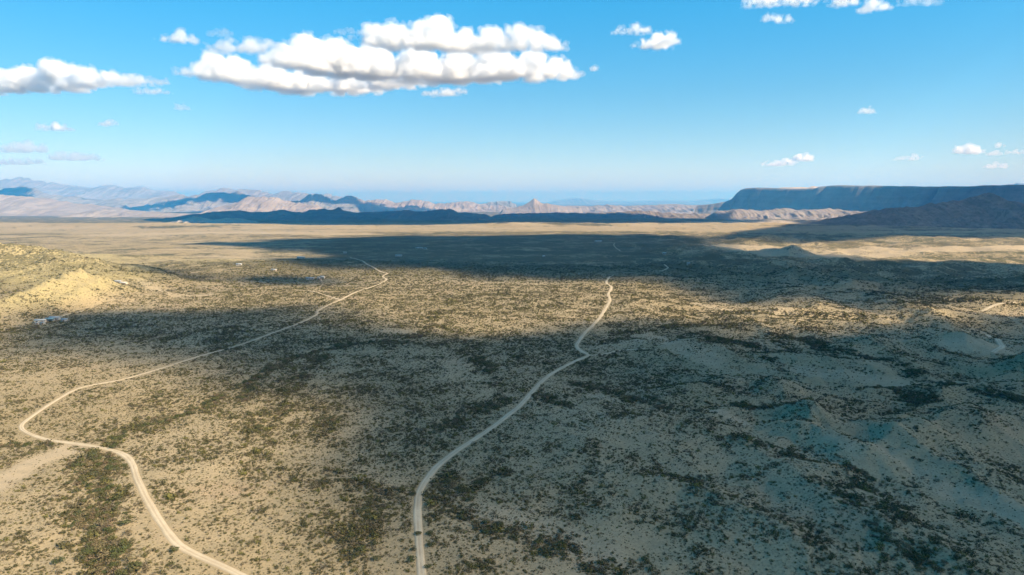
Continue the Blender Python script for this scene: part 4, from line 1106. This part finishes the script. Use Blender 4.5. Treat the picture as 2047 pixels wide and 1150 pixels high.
S0 = gpx([(-60, 622), (120, 620), (300, 612), (430, 618), (560, 606), (650, 606), (740, 624), (830, 645), (900, 660), (1000, 652), (1120, 642), (1250, 648), (1400, 645), (1560, 662), (1720, 655), (1900, 640), (2080, 632)])
S0 += [(900, 720), (1250, 500), (1250, -500), (150, -500), (10, -120), (10, 100)]
S0 += gpx([(705, 1140), (640, 1050), (585, 960), (520, 880), (430, 812), (330, 765), (240, 738), (120, 715), (-60, 705)])
sheet_cloud('broad flat cloud overhead shading the near slope', S0, 601, 20, 41, 55, 100, 0., .4)
S1 = gpx([(420, 488), (520, 480), (660, 474), (820, 470), (960, 472), (1120, 469), (1300, 470), (1400, 474), (1440, 488), (1500, 500), (1600, 508), (1700, 520), (1850, 526), (2100, 528)])
S1 += [(2400, 1200)]
S1 += gpx([(2200, 600), (2047, 596), (1850, 608), (1700, 618), (1560, 608), (1400, 600), (1300, 588), (1240, 562), (1100, 560), (960, 564), (860, 556), (790, 545), (640, 550), (540, 546), (460, 528), (560, 520), (620, 508), (560, 500), (470, 497)])
sheet_cloud('long cloud deck overhead shading the dark middle plain', S1, 611, 30, 70, 95, 140, -12)
S2 = gpx([(1400, 482), (1430, 468), (1520, 456), (1640, 450)])+[(2200, 5600), (4300, 6900), (5100, 9000), (5500, 11300), (8700, 11300), (9000, 5200), (6500, 2500)]+gpx([(2160, 477), (2047, 477), (1850, 477), (1700, 480), (1600, 485), (1500, 488)])
sheet_cloud('cloud deck high on the right shading the dark cone topped hill', S2, 621, 55, 100, 60, 130, -40)
S3 = [(-3000, 5900), (-2300, 5300), (-1400, 4950), (0, 4800), (1100, 4900), (1900, 5500), (2500, 7000), (2500, 8300), (1600, 9000), (0, 9500), (-1800, 9500), (-3600, 9200), (-4400, 8000)]
sheet_cloud('distant cloud deck above the frame shading the dark ridge', S3, 631, 60, 190, 110, 170, -80)
for i, (lab, pl, zg) in enumerate((
    ('small scrap of cloud overhead shading the hollow beside the knoll', [(190, 552), (260, 545), (360, 548), (420, 556), (330, 566), (220, 566)], -2),
    ('scrap of cloud overhead shading the homestead beyond the fork', [(440, 560), (560, 552), (680, 556), (720, 566), (600, 572), (470, 570)], -2),
    ('streak of cloud overhead shading the far left flats', [(330, 490), (420, 484), (560, 486), (470, 494)], -14))):
    sheet_cloud(lab, gpx(pl), 641+i*7, 16, 50, 38, 60, zg)

# ------------------------------------------------------------------ the air
def build_haze():
    m = NT('valley_haze'); v = m.n('ShaderNodeVolumePrincipled')
    v.inputs['Color'].default_value = (.075, .39, .84, 1); v.inputs['Absorption Color'].default_value = (.52, .42, .45, 1); v.inputs['Density'].default_value = 3.9e-5; v.inputs['Anisotropy'].default_value = .1
    m.l(v.outputs[0], m.out.inputs['Volume'])
    o = link('haze', box_mesh('haze', -130000, 130000, -130000, 130000, -420, 1420), m.m)
    tag(o, 'thin blue haze filling the desert basin', kind='stuff')
build_haze()
